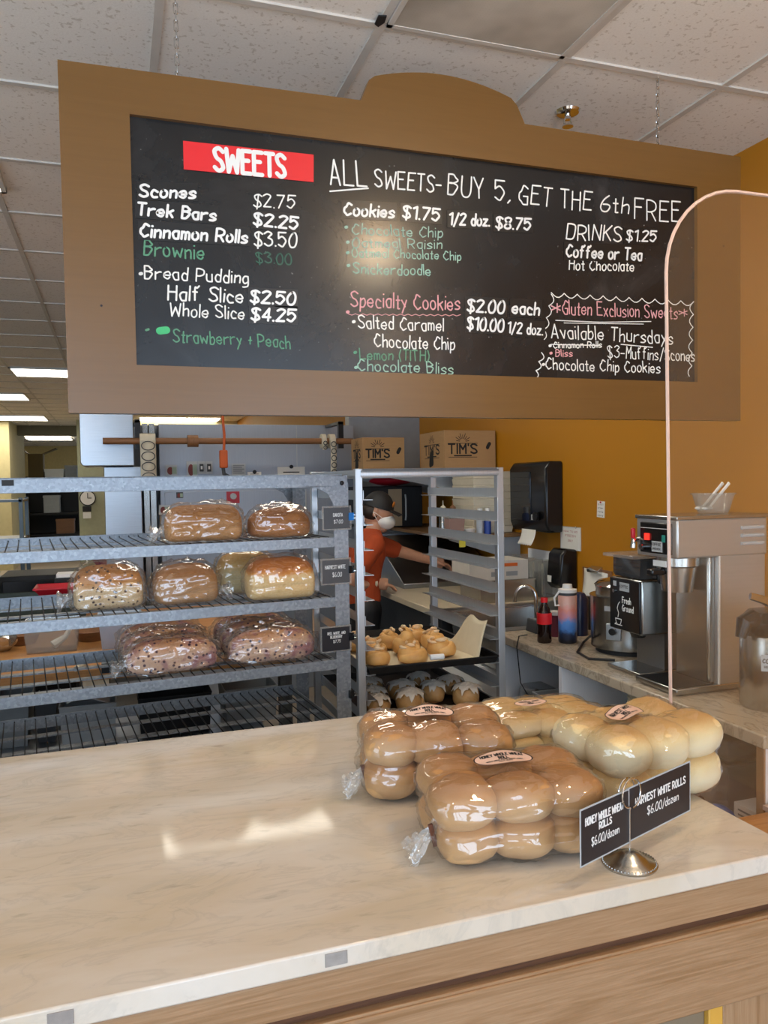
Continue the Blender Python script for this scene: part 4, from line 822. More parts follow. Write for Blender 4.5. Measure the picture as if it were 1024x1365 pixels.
build('column', MB().box(.10, .20, .01, .155, .012, .137), M['steelx'], t); build('base_tray', MB().box(-.01, .20, -.004, .17, .003, .014), M['steel'], t, bevel=.002); build('chute', MB().lathe([(0, .115), (.022, .115), (.032, .137), (0, .137)], 16, (.05, .08, 0)), M['blk'], t)
# soup warmer
t = thing('soup_warmer', 'round stainless soup warmer with lid behind the coffee grinder', 'soup warmer', (1.815, 2.50, CZ2))
build('pot', MB().lathe([(0, .012), (.120, .012), (.135, .02), (.138, .205), (.140, .212), (.118, .214), (.116, .232), (.120, .246), (0, .246)], 48), M['steel'], t); build('base_ring', MB().lathe([(0, 0), (.118, 0), (.118, .014), (0, .014)], 36), M['blkm'], t)
ld = build('lid', MB().lathe([(.12, .246), (.122, .250), (.11, .262), (.05, .277), (0, .281)], 40), M['chrome'], t); build('lid_knob', MB().lathe([(0, .28), (.008, .28), (.008, .29), (.016, .296), (.014, .308), (0, .31)], 16), M['blk'], ld)
ca = rad(213); dx, dy = math.cos(ca), math.sin(ca)
k = MB(); k.m = Matrix(((-dy, dx, 0, dx*.138), (dx, dy, 0, dy*.138), (0, 0, 1, 0), (0, 0, 0, 1))); k.box(-.028, .028, -.004, .004, .06, .12); dl = build('control_plate', k, M['steelx'], t, bevel=.002); k.v, k.f = [], []; k.cyl((0, .0, .093), (0, .016, .093), .013); build('dial', k, M['blk'], dl)
k.v, k.f = [], []; k.box(-.034, .006, -.004, .002, .165, .182); build('maker_plate', k, M['lgrey'], dl)
cd = [(1.70, 2.405, .906), (1.66, 2.38, .906), (1.63, 2.34, .905), (1.62, 2.30, .905), (1.66, 2.275, .905)]
q = [at(787, 848, Y=2.50), at(778, 856, Z=.906), at(770, 869, Z=.906), at(785, 878, Z=.906), at(820, 880, Z=.906)]
tag(build('power_cord', MB().tube([tuple(p) for p in q], .0045, 8), M['blkm']), 'black power cord of the soup warmer lying on the worktop', 'cord')
# airpot at the right edge
t = thing('airpot', 'stainless airpot with black lid at the right edge of the picture', 'airpot', (1.735, 1.735, CZ2))
build('body', MB().lathe([(0, 0), (.078, 0), (.082, .006), (.082, .20), (.076, .212), (0, .212)], 40), M['steel'], t); lid = build('lid', MB().lathe([(.080, .205), (.086, .215), (.084, .245), (.06, .27), (0, .276)], 32), M['blk'], t)
build('spout', MB().tube([(-.07, -.01, .25), (-.105, -.012, .245), (-.118, -.012, .205)], [.03, .024, .014], 10), M['blk'], lid); build('lever', MB().tube([(.02, 0, .275), (-.04, -.01, .305), (-.085, -.012, .318)], [.010, .012, .010], 8, sq=.5), M['chrome'], lid)
k = MB(); k.m = Matrix.Rotation(rad(228), 4, 'Z'); k.box(.081, .0835, -.028, .028, .115, .16); lb = build('name_plate', k, M['lgrey'], t); k = MB()
an = rad(228); n_ = Vector((math.cos(an), math.sin(an), 0)); e_ = Vector((-n_.y, n_.x, 0)); text(k, 'COFFEE', n_*.084-e_*.024+Vector((0, 0, .138)), e_, (0, 0, 1), .048, .011, .002); text(k, 'REGULAR', n_*.084-e_*.02+Vector((0, 0, .124)), e_, (0, 0, 1), .04, .006, .0011); build('lettering', k, M['ink'], lb, smooth=0)
# drink bottles and small things on the worktop
def bottle(name, label, cat, px, py, prof, m, caps=(), seg=24, Z=CZ2):
    p = at(px, py, Z=Z); t = thing(name, label, cat, (p.x, p.y, Z)); build('body', MB().lathe(prof, seg), m, t)
    for nm, pf, mm in caps: build(nm, MB().lathe(pf, seg), mm, t)
    return t
M['cola'] = mat('dark_cola', '1E0D08', .08, 0, .1); M['tie'] = None
bottle('soda_bottle', 'cola bottle with red label and red cap on the worktop', 'bottle', 726, 856, [(0, .0), (.026, 0), (.029, .006), (.027, .05), (.029, .08), (.029, .105), (.022, .135), (.012, .155), (.012, .16), (0, .16)], M['cola'],
       [('label', [(.0296, .075), (.0300, .077), (.0300, .118), (.0282, .119)], M['red']), ('cap', [(0, .16), (.014, .16), (.014, .178), (0, .178)], M['red'])])
def m_tie():
    t = NT('tie_dye_bottle'); g = t.new('ShaderNodeTexCoord'); sp = t.new('ShaderNodeSeparateXYZ'); t.link(g.outputs['Generated'], sp.inputs[0]); v = t.co('Object'); a = t.new('ShaderNodeMath', operation='MULTIPLY_ADD'); t.link(t.noise(v, 40, 4), a.inputs[0]); a.inputs[1].default_value = .3; t.link(sp.outputs['Z'], a.inputs[2])
    t.base(t.ramp(a.outputs[0], [(.18, '14161E'), (.34, '22304E'), (.45, '4C7FC4'), (.60, '5B8ED2'), (.70, 'C58A9A'), (.85, 'D98878'), (.98, 'D5A79A')])); t.set(Roughness=.3); return t.m
p = bottle('water_bottle', 'tall tie-dye water bottle in pink, blue and black with white lid', 'bottle', 757, 856, [(0, 0), (.034, 0), (.037, .004), (.037, .185), (.034, .190), (0, .19)], m_tie(), [('neck', [(.036, .19), (.036, .20), (0, .20)], M['dgrey']), ('lid', [(.037, .20), (.037, .212), (.02, .216), (.018, .232), (0, .234)], M['white'])])
build('carry_loop', MB().tube([(-.036, 0, .206), (-.06, 0, .18), (-.055, 0, .15), (-.038, 0, .15)], .004, 8), M['white'], p)
bottle('tumbler', 'maroon tumbler with white lid between the cola and the tie-dye bottle', 'tumbler', 741, 848, [(0, 0), (.022, 0), (.028, .09), (0, .09)], mat('maroon_tumbler', '7A2E40', .4), [('lid', [(.029, .09), (.029, .104), (0, .106)], M['white'])])
bottle('dark_blue_bottle', 'dark blue bottle mostly hidden behind the tie-dye bottle', 'bottle', 773, 846, [(0, 0), (.034, 0), (.036, .15), (.02, .175), (0, .18)], mat('navy_bottle', '1B2C55', .3))
bottle('black_canister', 'small black canister between the dark blue bottle and the soup warmer', 'canister', 782, 838, [(0, 0), (.03, 0), (.03, .13), (.024, .14), (0, .14)], M['blkm'])
p = at(704, 836, Z=CZ2); t = thing('tape_dispenser', 'grey box shaped device beside the hand sink faucet', 'device', (p.x+.01, 2.965, CZ2), 0)
build('case', MB().prism([(-.06, 0), (.06, 0), (.06, .04), (-.05, .055)], 'y', -.06, .03), M['dgrey'], t, bevel=.005); build('top_screen', MB().prism([(-.045, .0535), (.05, .0425), (.05, .0445), (-.045, .0555)], 'y', -.045, .018), M['grey'], t)
q = [at(703, 846, Z=.904), at(692, 848, X=1.505), at(689, 862, X=1.508), at(692, 890, X=1.508), at(694, 910, X=1.508), at(703, 925, X=1.56)]
tag(build('thin_cable', MB().tube([tuple(p) for p in q], .0022, 6), M['blkm']), 'thin black cable hanging down the front of the white shelving', 'cable')
# under the worktop
Zs = .6012
p = at(692, 928, Z=Zs); t = thing('metal_bin', 'small rounded stainless bin on the shelf below the hand sink', 'bin', (1.64, 2.845, Zs)); build('body', MB().prism([(-.06, 0), (.06, 0), (.06, .075), (.045, .095), (-.045, .095), (-.06, .075)], 'y', -.06, .08), M['steel'], t, bevel=.01); build('rim', MB().box(-.064, .064, -.064, .084, .0, .006), M['darkmetal'], t)
t = thing('plastic_tub', 'clear grey plastic tub of small cups on the shelf under the worktop', 'tub', (1.62, 2.665, Zs)); build('tub', MB().bin(-.075, .10, -.085, .075, 0, .105, .003, .01), mat('frosted_tub', 'A6A9AA', .4), t); build('rim', MB().tube([(-.077, -.087, .105), (.102, -.087, .105), (.102, .077, .105), (-.077, .077, .105)], .004, 6, True), M['lgrey'], t)
for i in range(4):
    pl_ = (1.60+.03*(i % 2), 2.62+.05*(i//2), Zs+.05); tag(build('sauce_cup', MB().lathe([(0, 0), (.018, 0), (.024, .045), (.022, .045), (.016, .003), (0, .003)], 16), M['white'], loc=pl_), 'small white cup inside the clear grey tub', 'cup', 'white cups in the grey tub')
k = MB(); pp = [(0, 0)]
for i in range(18): pp += [(.036, .003+i*.0135), (.042, .009+i*.0135), (.042, .013+i*.0135), (.037, .0135+i*.0135)]
t = thing('cup_stack', 'tall stack of nested white paper cups on the shelf', 'stack of cups', (1.67, 2.235, Zs)); pp.append((0, .25)); build('cups', MB().lathe(pp, 24), M['cream'], t)
t = thing('patterned_cup', 'black and white patterned cup beside the stack of paper cups', 'cup', (1.625, 2.325, Zs)); build('cup', MB().lathe([(0, 0), (.028, 0), (.038, .145), (.035, .145), (.026, .004), (0, .004)], 24), M['blkm'], t); build('rim', MB().lathe([(.0385, .145), (.0385, .15), (.034, .15), (.034, .145)], 24), M['white'], t)
k = MB()
for i in range(10):
    a = PI+.1+i*.16; k.m = Matrix(((-math.sin(a), 0, math.cos(a), .0372*math.cos(a)), (math.cos(a), 0, math.sin(a), .0372*math.sin(a)), (0, 1, 0, .10+.03*(i % 2)), (0, 0, 0, 1))); stroke(k, [(-.003, 0), (0, .006), (.003, 0)], .0012)
pl(build('pattern', k, M['white'], t, smooth=0), 'white zigzag pattern')
def simple_bin(name, label, cat, loc, w, d_, h, m, extra=None):
    t = thing(name, label, cat, loc); build('body', MB().bin(-w/2, w/2, -d_/2, d_/2, 0, h, .004, .012), m, t); build('rim', MB().tube([(-w/2, -d_/2, h), (w/2, -d_/2, h), (w/2, d_/2, h), (-w/2, d_/2, h)], .004, 6, True), m, t); return t
p = at(970, 968, X=1.72); t = simple_bin('clear_crate', 'deeper clear plastic crate standing on the open shelf at the right end below the worktop', 'crate', (1.72, 1.87, Zs), .26, .26, .14, M['clear'])
simple_bin('clear_crate', 'shallow clear crate stacked under the green bag at the right end below the worktop', 'crate', (1.72, 1.87, Zs+.1455), .25, .25, .06, M['clear'])
tag(build('green_bag', MB().ball((0, 0, .022), .12, .12, .022, 24, 14, fn=lambda v: (v[0]+.012*nz(v, 22, 5), v[1], max(.0, v[2]+.006*nz(v, 40, 2)))), mat('dark_green_bag', '2C7A48', .35, 0, .4, 25, .4, 60), loc=(1.70, 1.88, Zs+.211)), 'dark green plastic bag lying on the clear crates', 'bag')
t = thing('white_carton', 'small white carton with printed lines near the end of the open shelf', 'carton', (1.60, 1.63, Zs)); build('box', MB().box(-.05, .05, -.045, .045, 0, .075), M['white'], t, bevel=.001); k = MB()
for i in range(4): k.box(-.05-.0006, -.05, -.03, .03, .018+i*.013, .023+i*.013); k.box(-.03, .03, -.0456, -.045, .018+i*.013, .023+i*.013)
build('printing', k, M['grey'], t)
t = thing('blue_pouch', 'blue pouch with white print on the open shelf below the carton', 'pouch', (1.545, 1.71, Zs)); build('pouch', MB().ball((0, 0, .025), .02, .05, .025, 14, 8), mat('blue_pouch', '2B5FA8', .4), t); build('print', MB().box(-.0215, -.019, -.02, .02, .018, .03), M['white'], t)
tag(build('black_spoon_bundle', MB().tube([(-.02, -.03, .0155), (.0, .0, .016), (.012, .03, .0155)], [.012, .008, .014], 8), M['blk'], loc=(1.56, 1.80, Zs)), 'small black tool lying left of the white carton', 'tool')
# hand sink end of the counter
t = thing('hand_sink', 'stainless hand sink with curved faucet at the far end of the beige worktop', 'sink', (1.93, 3.35, 0))
build('basin', MB().bin(-.36, .10, -.26, .26, .70, .895, .02, .02), M['steel'], t); build('counter_top', MB().box(.10, .42, -.33, .33, .86, .90), M['steelx'], t)
build('rim', MB().box(-.40, -.36, -.33, .33, .86, .90).box(-.36, .10, -.33, -.26, .86, .90).box(-.36, .10, .26, .33, .86, .90), M['steelx'], t); build('cabinet', MB().box(-.38, .42, -.32, .32, .06, .69), M['cabinet'], t); build('plinth', MB().box(-.33, .42, -.30, .30, 0, .06), M['dgrey'], t)
q = [(-.19, -.295, .90), (-.19, -.295, 1.02)]+[(-.19-.04+.04*math.cos(a), -.295+.012*a, 1.035+.045*math.sin(a)) for a in [PI*i/12 for i in range(13)]]+[(-.27, -.25, 1.01)]
build('faucet', MB().tube(q, .0085, 10), M['chrome'], t); build('faucet_base', MB().box(-.21, -.17, -.31, -.28, .90, .935), M['chrome'], t, bevel=.004)
# ---------------------------------------------------------------- prep counter, shelves and what stands on them along the right wall
t = thing('prep_counter', 'cream topped prep counter against the mustard wall where the worker stands', 'counter', (1.93, 4.5, 0))
build('top', MB().box(-.40, .42, -.81, .88, .85, .885), mat('cream_laminate', 'C9BDA4', .4, 0, .1), t, bevel=.003); build('body', MB().box(-.36, .42, -.79, .86, .08, .85), M['dgrey'], t); build('plinth', MB().box(-.32, .42, -.77, .84, 0, .08), M['blkm'], t)
t = thing('steel_chute', 'slanted stainless dough sheeter chute on the prep counter', 'dough machine', (2.0, 4.95, .885))
build('slope', MB().prism([(-.40, 0), (.25, 0), (.25, .29), (.18, .29), (-.40, .03)], 'x', -.33, .33), M['steelx'], t, bevel=.004); build('back_guard', MB().box(-.34, .34, .2505, .275, .0, .30), mat('blue_grey_steel', '8F9BAC', .35, .6, .1), t)
t = thing('steel_pot', 'square stainless container under the white carton on the prep counter', 'container', (2.0, 3.95, .885)); build('body', MB().bin(-.16, .17, -.13, .13, 0, .115, .004), M['steel'], t); build('cover', MB().box(-.165, .175, -.135, .135, .115, .121), M['steel'], t)
t = thing('label_carton', 'flat white carton with an orange label behind the pan rack', 'box', (1.97, 3.94, 1.0065)); build('box', MB().box(-.19, .165, -.11, .12, 0, .105), mat('grey_white_carton', 'CFCBC2', .8), t, bevel=.001)
k = MB().box(.02, .10, -.1108, -.11, .072, .09); pl(build('orange_label', k, mat('orange_label', 'D9661F', .6), t), 'orange label'); build('barcode', MB().box(.03, .10, -.1108, -.11, .02, .045).box(-.06, -.02, -.1108, -.11, .02, .045), M['grey'], t)
def bracket_shelf(name, label, loc, x0, x1, y0, y1, th, m):
    t = thing(name, label, 'shelf', loc); build('board', MB().box(x0, x1, y0, y1, -th, 0), m, t, bevel=.002)
    for y in (y0+.1, y1-.1): build('bracket', MB().prism([(x1, -th), (x1, -th-.16), (x1-.012, -th-.16), (x0+.03, -th-.012), (x0+.03, -th)], 'y', y-.01, y+.01), M['lgrey'], t)
    return t
bracket_shelf('upper_shelf', 'high wall shelf holding two cardboard boxes', (2.355, 4.9, 1.625), -.80, 0, -.20, .85, .02, M['steelx'])
bracket_shelf('lower_shelf', 'lower wall shelf of squeeze bottles seen through the pan rack', (2.355, 4.7, 1.225), -.50, 0, -.47, .95, .02, mat('shelf_wood_brown', '7D5B35', .5))
# shipping boxes
def crate(loc, w, d_, h, label, n):
    t = thing('cardboard_box', label, 'cardboard box', loc); build('carton', MB().box(0, w, 0, d_, 0, h), M['cardboard'], t, bevel=.002)
    build('packing_tape', MB().box(0, w, d_/2-.03, d_/2+.03, h, h+.0006), mat('tan_tape', 'A5814F', .3), t)
    for fc in (0, 1):
        k = MB()
        if fc == 0: o = Vector((w*.08, -.0008, h*.40)); ex = Vector((1, 0, 0)); wd = w*.55
        else: o = Vector((-.0008, d_*.80, h*.40)); ex = Vector((0, -1, 0)); wd = d_*.6
        text(k, "TIM'S", o, ex, (0, 0, 1), wd, h*.24, .011); c = o+ex*wd*.5+Vector((0, 0, h*.30)); nn = ex.cross(Vector((0, 0, 1)))
        k.m = Matrix(((ex.x, 0, nn.x, c.x), (ex.y, 0, nn.y, c.y), (ex.z, 1, nn.z, c.z), (0, 0, 0, 1)))
        for i in range(9): a = PI*(i+.5)/9; stroke(k, [(.022*math.cos(a), .022*math.sin(a)), ((.045+.01*(i % 2))*math.cos(a), (.045+.01*(i % 2))*math.sin(a))], .002)
        stroke(k, [(-wd*.52, -h*.04), (wd*.52, -h*.04)], .0018); stroke(k, [(-wd*.5, -h*.40), (wd*.5, -h*.40)], .0016); stroke(k, [(-wd*.3, -h*.36), (wd*.3, -h*.36)], .004)
        k.m = None; build('printed_logo', k, M['ink'], t, smooth=0)
    k = MB(); k.m = Matrix(((1, 0, 0, w*.84), (0, 0, -1, -.0009), (0, 1, 0, h*.6), (0, 0, 0, 1))); stroke(k, [(0, -.012), (.006, .0), (.014, .012)], .012); k.m = Matrix(((0, 0, -1, -.0009), (-1, 0, 0, d_*.52), (0, 1, 0, h*.25), (0, 0, 0, 1))); stroke(k, [(-.02, -.03), (-.01, .03), (.015, .05), (.02, -.02), (-.02, -.03)], .018); k.m = None
    build('printed_mark', k, M['ink'], t, smooth=0); return t
crate((1.985, 4.62, 1.6255), .36, .42, .245, "large cardboard box printed TIM'S, right one on the high shelf", 1)
crate((1.585, 5.08, 1.6255), .30, .27, .225, "smaller cardboard box printed TIM'S, left one on the high shelf", 2)
# stacks of paper trays
for i in range(9):
    z = 1.268+.0; tag(build('drink_carrier', MB().bin(-.15, .12, -.22, .10, 0, .041, .010, .006), M['cream'], loc=(2.20, 4.56+.002*(i % 3), 1.226+.0418*i), bevel=.003),
        'moulded paper tray, number %s from the bottom of the stack behind the towel dispenser' % ['one', 'two', 'three', 'four', 'five', 'six', 'seven', 'eight', 'nine'][i], 'paper tray', 'stacked paper trays')
# bottles on the lower shelf
sq = [(0, 0), (.026, 0), (.027, .01), (.027, .11), (.02, .125), (.006, .13), (.003, .17), (0, .17)]
def sbottle(px, Y, h, m, label, cap, r=.026):
    x = at(px, 700, Y=Y).x; t = thing('squeeze_bottle', label, 'bottle', (x, Y, 1.2255), 0, 'bottles on the lower wall shelf'); s = h/.17
    build('body', MB().lathe([(0, 0), (r, 0), (r, .11*s), (r*.7, .125*s), (0, .125*s)], 20), m, t); build('cap', MB().lathe([(r*.72, .122*s), (r*.72, .135*s), (.004, .145*s), (.0025, .17*s), (0, .17*s)] if cap[0] else [(r*.7, .122*s), (r*.7, .16*s), (0, .16*s)], 16), cap[1], t)
sbottle(591, 4.55, .20, M['steel'], 'steel squeeze bottle with white nozzle, left of the pair on the shelf', (1, M['cream'])); sbottle(604, 4.55, .20, M['steel'], 'steel squeeze bottle with brown nozzle, right of the pair on the shelf', (1, M['dowel']))
sbottle(640, 4.28, .165, mat('pale_bottle', 'AEB4BE', .4), 'pale jar with blue and white cap right of the squeeze bottles', (0, M['white']), .022); sbottle(650, 4.28, .165, mat('blue_jar', '27459A', .4), 'blue jar with white cap, rightmost on the lower shelf', (0, M['white']), .022)
x = at(606, 700, Y=4.29).x; t = thing('spice_tub', 'pinkish clear tub between the squeeze bottles and the pale jar', 'tub', (x, 4.29, 1.2255)); build('tub', MB().bin(-.05, .05, -.04, .04, 0, .10, .003, .008), mat('pinkish_tub', 'A5857C', .4), t); build('lid', MB().box(-.052, .052, -.042, .042, .10, .108), M['clear'], t)
x = at(626, 710, Y=4.28).x; tag(build('white_bowl', MB().lathe([(0, 0), (.022, 0), (.038, .035), (.035, .035), (.02, .004), (0, .004)], 24), M['white'], loc=(x, 4.28, 1.2255)), 'small white bowl at the front of the lower shelf', 'bowl')
t = thing('oven_box', 'black countertop oven with beige door panel behind the worker', 'oven', (1.82, 5.38, 1.2265)); build('body', MB().box(-.20, .26, -.13, .22, 0, .29), M['blkm'], t, bevel=.006); build('door', MB().box(.0, .10, -.136, -.128, .01, .27), mat('beige_panel', 'B09878', .5), t); build('handle', MB().tube([(.125, -.14, .05), (.125, -.15, .08), (.125, -.15, .20), (.125, -.14, .23)], .006, 8), M['lgrey'], t)
tag(build('red_bag', MB().ball((0, 0, .04), .16, .09, .036, 24, 12, fn=lambda v: (v[0]+.01*nz(v, 14, 3), v[1], max(0, v[2]+.008*nz(v, 18, 1)))), M['redp'], loc=(1.90, 5.42, 1.5175)), 'red bag lying on top of the black countertop oven', 'bag')
tag(build('sticky_note', MB().box(-.02, .02, -.001, 0, -.03, .03), mat('yellow_note', 'D9D04A', .7), loc=(1.91, 4.1995, 1.19)), 'small yellow green note hanging under the lower wall shelf', 'note')
# paper towel dispenser and other things on the mustard wall
t = thing('towel_dispenser', 'large black paper towel dispenser on the mustard wall', 'towel dispenser', (2.36, 4.0, 1.25))
xd = at(727, 650, Y=3.83).x-2.36; ye = min(.29, at(679, 650, X=2.36+xd).y-4.0)
D0, D1 = -.17, ye
build('housing', MB().prism([(0, 0), (0, .40), (xd*.75, .40), (xd, .36), (xd*.98, .05), (xd*.80, .0)], 'y', D0, D1), M['blk'], t, bevel=.012)
build('smoked_window', MB().prism([(xd-.003, .345), (xd+.004, .33), (xd*.98+.002, .06), (xd*.98-.006, .06)], 'y', D0+.16, D1-.02), mat('smoked_window', '20232A', .05), t, bevel=.002)
k = MB(); k.cyl((xd*.99-.006, D0+.085, .09), (xd-.022, D0+.085, .09), .026); build('knob', k, M['darkmetal'], t, bevel=.003); build('lever', MB().box(xd-.016, xd, D0+.11, D0+.13, .07, .10), M['lgrey'], t)
build('paper_towel', MB().grid(lambda i, j: (xd*.9-.03*(i/8)**2, D0+.13+.16*j/12, .012-.085*i/8-.006*(j % 2)*(i == 8)), 9, 13), M['paper'], t, solid=.0012)
def wallcard(name, label, cat, y0, y1, z0, z1, m, tilt=0): 
    t = thing(name, label, cat, (2.3595, (y0+y1)/2, (z0+z1)/2)); a, b = (y1-y0)/2, (z1-z0)/2; c = build('sheet', MB().box(-.002, 0, -a, a, -b, b), m, t); t.rotation_euler = (tilt, 0, 0); return t, a, b
t, a, b = wallcard('wall_notice', 'white framed notice on the mustard wall beside the towel dispenser', 'notice', 3.655, 3.855, 1.16, 1.285, M['paper'])
k = MB()
for z, w_, th in ((.038, .09, .006), (.012, .07, .009), (-.014, .03, .008)): text(k, {.038: 'NOW TO GO', .012: 'FRESH', -.014: 'DAILY'}[z], (-.0026, w_*.75, z-.004), (0, -1, 0), (0, 0, 1), w_*1.5, th*1.3, .0016)
build('lettering', k, mat('red_ink', 'B0303A', .8), t, smooth=0); k = MB(); k.tube([(-.003, -a, -b), (-.003, a, -b), (-.003, a, b), (-.003, -a, b)], .002, 6, True); build('frame', k, M['lgrey'], t); build('pin', MB().ball((-.006, -.06, b), .006), M['chrome'], t)
t, a, b = wallcard('wall_note', 'small white handwritten note on the mustard wall', 'note', 3.437, 3.502, 1.348, 1.432, M['paper'], rad(3))
k = MB()
for i in range(4): text(k, ['call', 'order', 'rolls', 'pans'][i], (-.0026, .024, .022-i*.019), (0, -1, 0), (0, 0, 1), .046, .009, .0015)
build('handwriting', k, mat('faint_ink', '6A6560', .8), t, smooth=0); build('red_pin', MB().ball((-.004, .0, b-.006), .005), M['redp'], t)
t = thing('soap_dispenser', 'tall black soap dispenser on the wall behind the water bottle', 'soap dispenser', (2.36, 3.76, .95)); build('body', MB().prism([(0, 0), (0, .215), (-.07, .222), (-.10, .19), (-.115, .03), (-.09, 0)], 'y', -.07, .07), M['blk'], t, bevel=.012); build('label', MB().box(-.114, -.106, .015, .055, .035, .07), M['white'], t)
t = thing('cutlery_rack', 'clear wall rack of pale plastic cutlery left of the black soap dispenser', 'cutlery rack', (2.30, 4.03, .886)); build('tray', MB().bin(-.06, .055, -.165, .185, 0, .215, .004), M['clear'], t); build('back_card', MB().box(.045, .050, -.155, .175, .006, .25), M['cabinet'], t)
for y in (-.10, 0, .10): build('slot_wall', MB().box(-.055, .045, y-.002, y+.002, .005, .20), M['clear'], t)
for i in range(9):
    y = -.14+i*.034; m_ = M['cream'] if i % 3 else M['grey']; tt = thing('cutlery_piece', None, 'cutlery', (2.275, 4.03+y, .892), 0, 'plastic cutlery in the clear rack'); tt['label'] = 'pale plastic cutlery standing in the clear wall rack'
    build('handle', MB().tube([(0, 0, 0), (.004, .002, .12)], [.004, .006], 8, sq=.5), m_, tt); build('bowl', MB().ball((.005, .002, .15), .006, .013, .032, 12, 8), m_, tt)
t = thing('clipboard', 'clipboard with white papers hanging behind the soup warmer', 'clipboard', (2.355, 3.50, .995)); build('board', MB().box(-.004, 0, -.13, .13, -.09, .085), M['dowel'], t); build('papers', MB().grid(lambda i, j: (-.006-.02*(i/6)**2, -.10+.21*j/6, .07-.155*i/6+.01*j/6), 7, 7), M['paper'], t, solid=.002); build('clip', MB().prism([(0, .06), (-.03, .066), (-.034, .08), (0, .10)], 'y', -.05, .05), M['chrome'], t, bevel=.003)
# ---------------------------------------------------------------- the worker
PYC = 4.5
def limb(mb, pts, rs, n=14, sq=1.0):
    P = [Vector(p) for p in pts]; Q = []; R = []
    for i in range(len(P)-1):
        p0, p1, p2, p3 = P[max(i-1, 0)], P[i], P[i+1], P[min(i+2, len(P)-1)]
        for k in range(6):
            u = k/6; Q.append(.5*(2*p1+(p2-p0)*u+(2*p0-5*p1+4*p2-p3)*u*u+(3*p1-p0-3*p2+p3)*u**3)); R.append(rs[i]+(rs[i+1]-rs[i])*u)
    Q.append(P[-1]); R.append(rs[-1]); mb.tube(Q, R, n, sq=sq)
    for q, r in ((Q[0], R[0]), (Q[-1], R[-1])): mb.ball(q, r*.98, r*.98*sq, r*.98, 14, 10)
def fuse(name, mb, m, parent, vox=.006, it=3):
    tmp = build('tmp', mb, m, None); md = tmp.modifiers.new('r', 'REMESH'); md.mode = 'VOXEL'; md.voxel_size = vox; md = tmp.modifiers.new('sm', 'SMOOTH'); md.iterations = it; md.factor = .5
    k = MB(); k.v, k.f = evald(tmp); bpy.data.objects.remove(tmp); return build(name, k, m, parent, smooth=180)
per = thing('person', 'person in a rust orange T-shirt, black cap and white face mask reaching right', 'person', (1.40, PYC, 0)); I = lambda p: (p[0]-1.40, p[1]-PYC, p[2])
LS, RS = Vector((1.455, 4.625, 1.185)), Vector((1.425, 4.375, 1.185))
LA, RA_ = at(540, 737, Y=4.60), at(466, 775, Y=4.33); LW, RW = at(577, 748, Y=4.60), at(501, 778, Y=4.40)
k = MB(); J = lambda *ps: [Vector(I(p)) for p in ps]
limb(k, J((1.385, 4.5, .80), (1.385, 4.5, .90), (1.395, 4.5, 1.02), (1.425, 4.5, 1.14), (1.445, 4.5, 1.205)), [.085, .09, .085, .095, .06], 22, 1.45)
limb(k, J((1.44, 4.5, 1.19), (1.462, 4.5, 1.262), (1.482, 4.5, 1.32)), [.055, .047, .047])
limb(k, J(RS, (1.435, 4.5, 1.20), LS), [.052, .06, .052])
limb(k, J(LS, LA, LW), [.05, .037, .024]); limb(k, J(RS, RA_, RW), [.05, .037, .024])
limb(k, J((1.385, 4.585, .82), (1.40, 4.59, .45), (1.385, 4.60, .06)), [.08, .055, .04]); limb(k, J((1.385, 4.415, .82), (1.36, 4.41, .45), (1.34, 4.40, .06)), [.08, .055, .04])
limb(k, J((1.385, 4.60, .04), (1.46, 4.60, .03)), [.035, .03]); limb(k, J((1.34, 4.40, .04), (1.42, 4.40, .03)), [.035, .03])
hd = MB()      # head with nose, ears and chin, in local head space, facing +x and a little towards the viewer
def headfn(v):
    x, y, z = v; s = 1.0
    if z < 0: y *= 1-.28*(-z/.115); x *= 1-.10*(-z/.115)
    if x > .03 and abs(z+.005) < .02 and abs(y) < .02: x += .004
    return (x, y, z)
hd.ball((0, 0, 0), .092, .074, .115, 28, 20, fn=headfn); hd.tube([(.082, 0, .012), (.102, 0, -.018), (.088, 0, -.030)], [.007, .013, .010], 8)
for s in (-1, 1): hd.ball((-.008, s*.076, -.008), .016, .008, .030, 12, 8); hd.ball((.082, s*.028, .018), .010, .013, .007, 8, 6)
hd.tube([(.074, -.022, -.058), (.084, 0, -.056), (.074, .022, -.058)], .008, 8); hd.ball((.06, 0, -.095), .028, .03, .022, 12, 8)
HM = Matrix.Translation((1.492-1.40, 0, 1.375)) @ Matrix.Rotation(rad(-22), 4, 'Z') @ Matrix.Rotation(rad(18), 4, 'Y')
hd.v = [tuple(HM @ Vector(v)) for v in hd.v]; k.add(hd.v, hd.f)
def hand(wr, fwd, up, side):
    fwd = Vector(fwd).normalized(); up = (Vector(up)-fwd*Vector(up).dot(fwd)).normalized(); sd_ = fwd.cross(up)*side; wr = Vector(wr); h = MB()
    h.tube([wr+fwd*.0, wr+fwd*.03, wr+fwd*.06, wr+fwd*.085], [.024, .034, .038, .036], 12, sq=.5)
    for i, L in enumerate((.062, .072, .068, .054)):
        b = wr+fwd*.08+sd_*(.026-.0175*i); a1 = b+fwd*L*.45-up*L*.08; a2 = a1+fwd*L*.32-up*L*.20; a3 = a2+fwd*L*.22-up*L*.26
        h.tube([b-fwd*.012, a1, a2, a3], [.0095, .0088, .008, .006], 8)
    b = wr+fwd*.03+sd_*.03; h.tube([b-sd_*.012, b+fwd*.025+sd_*.016-up*.006, b+fwd*.05+sd_*.018-up*.016], [.013, .0105, .008], 8)
    return h
for wp, fw_, sd2 in ((I(LW), (1, .05, -.22), 1), (I(RW), (.98, .05, -.12), -1)):
    h = hand(Vector(wp)-Vector(fw_).normalized()*.012, fw_, (0, 0, 1), sd2); k.add(h.v, h.f)
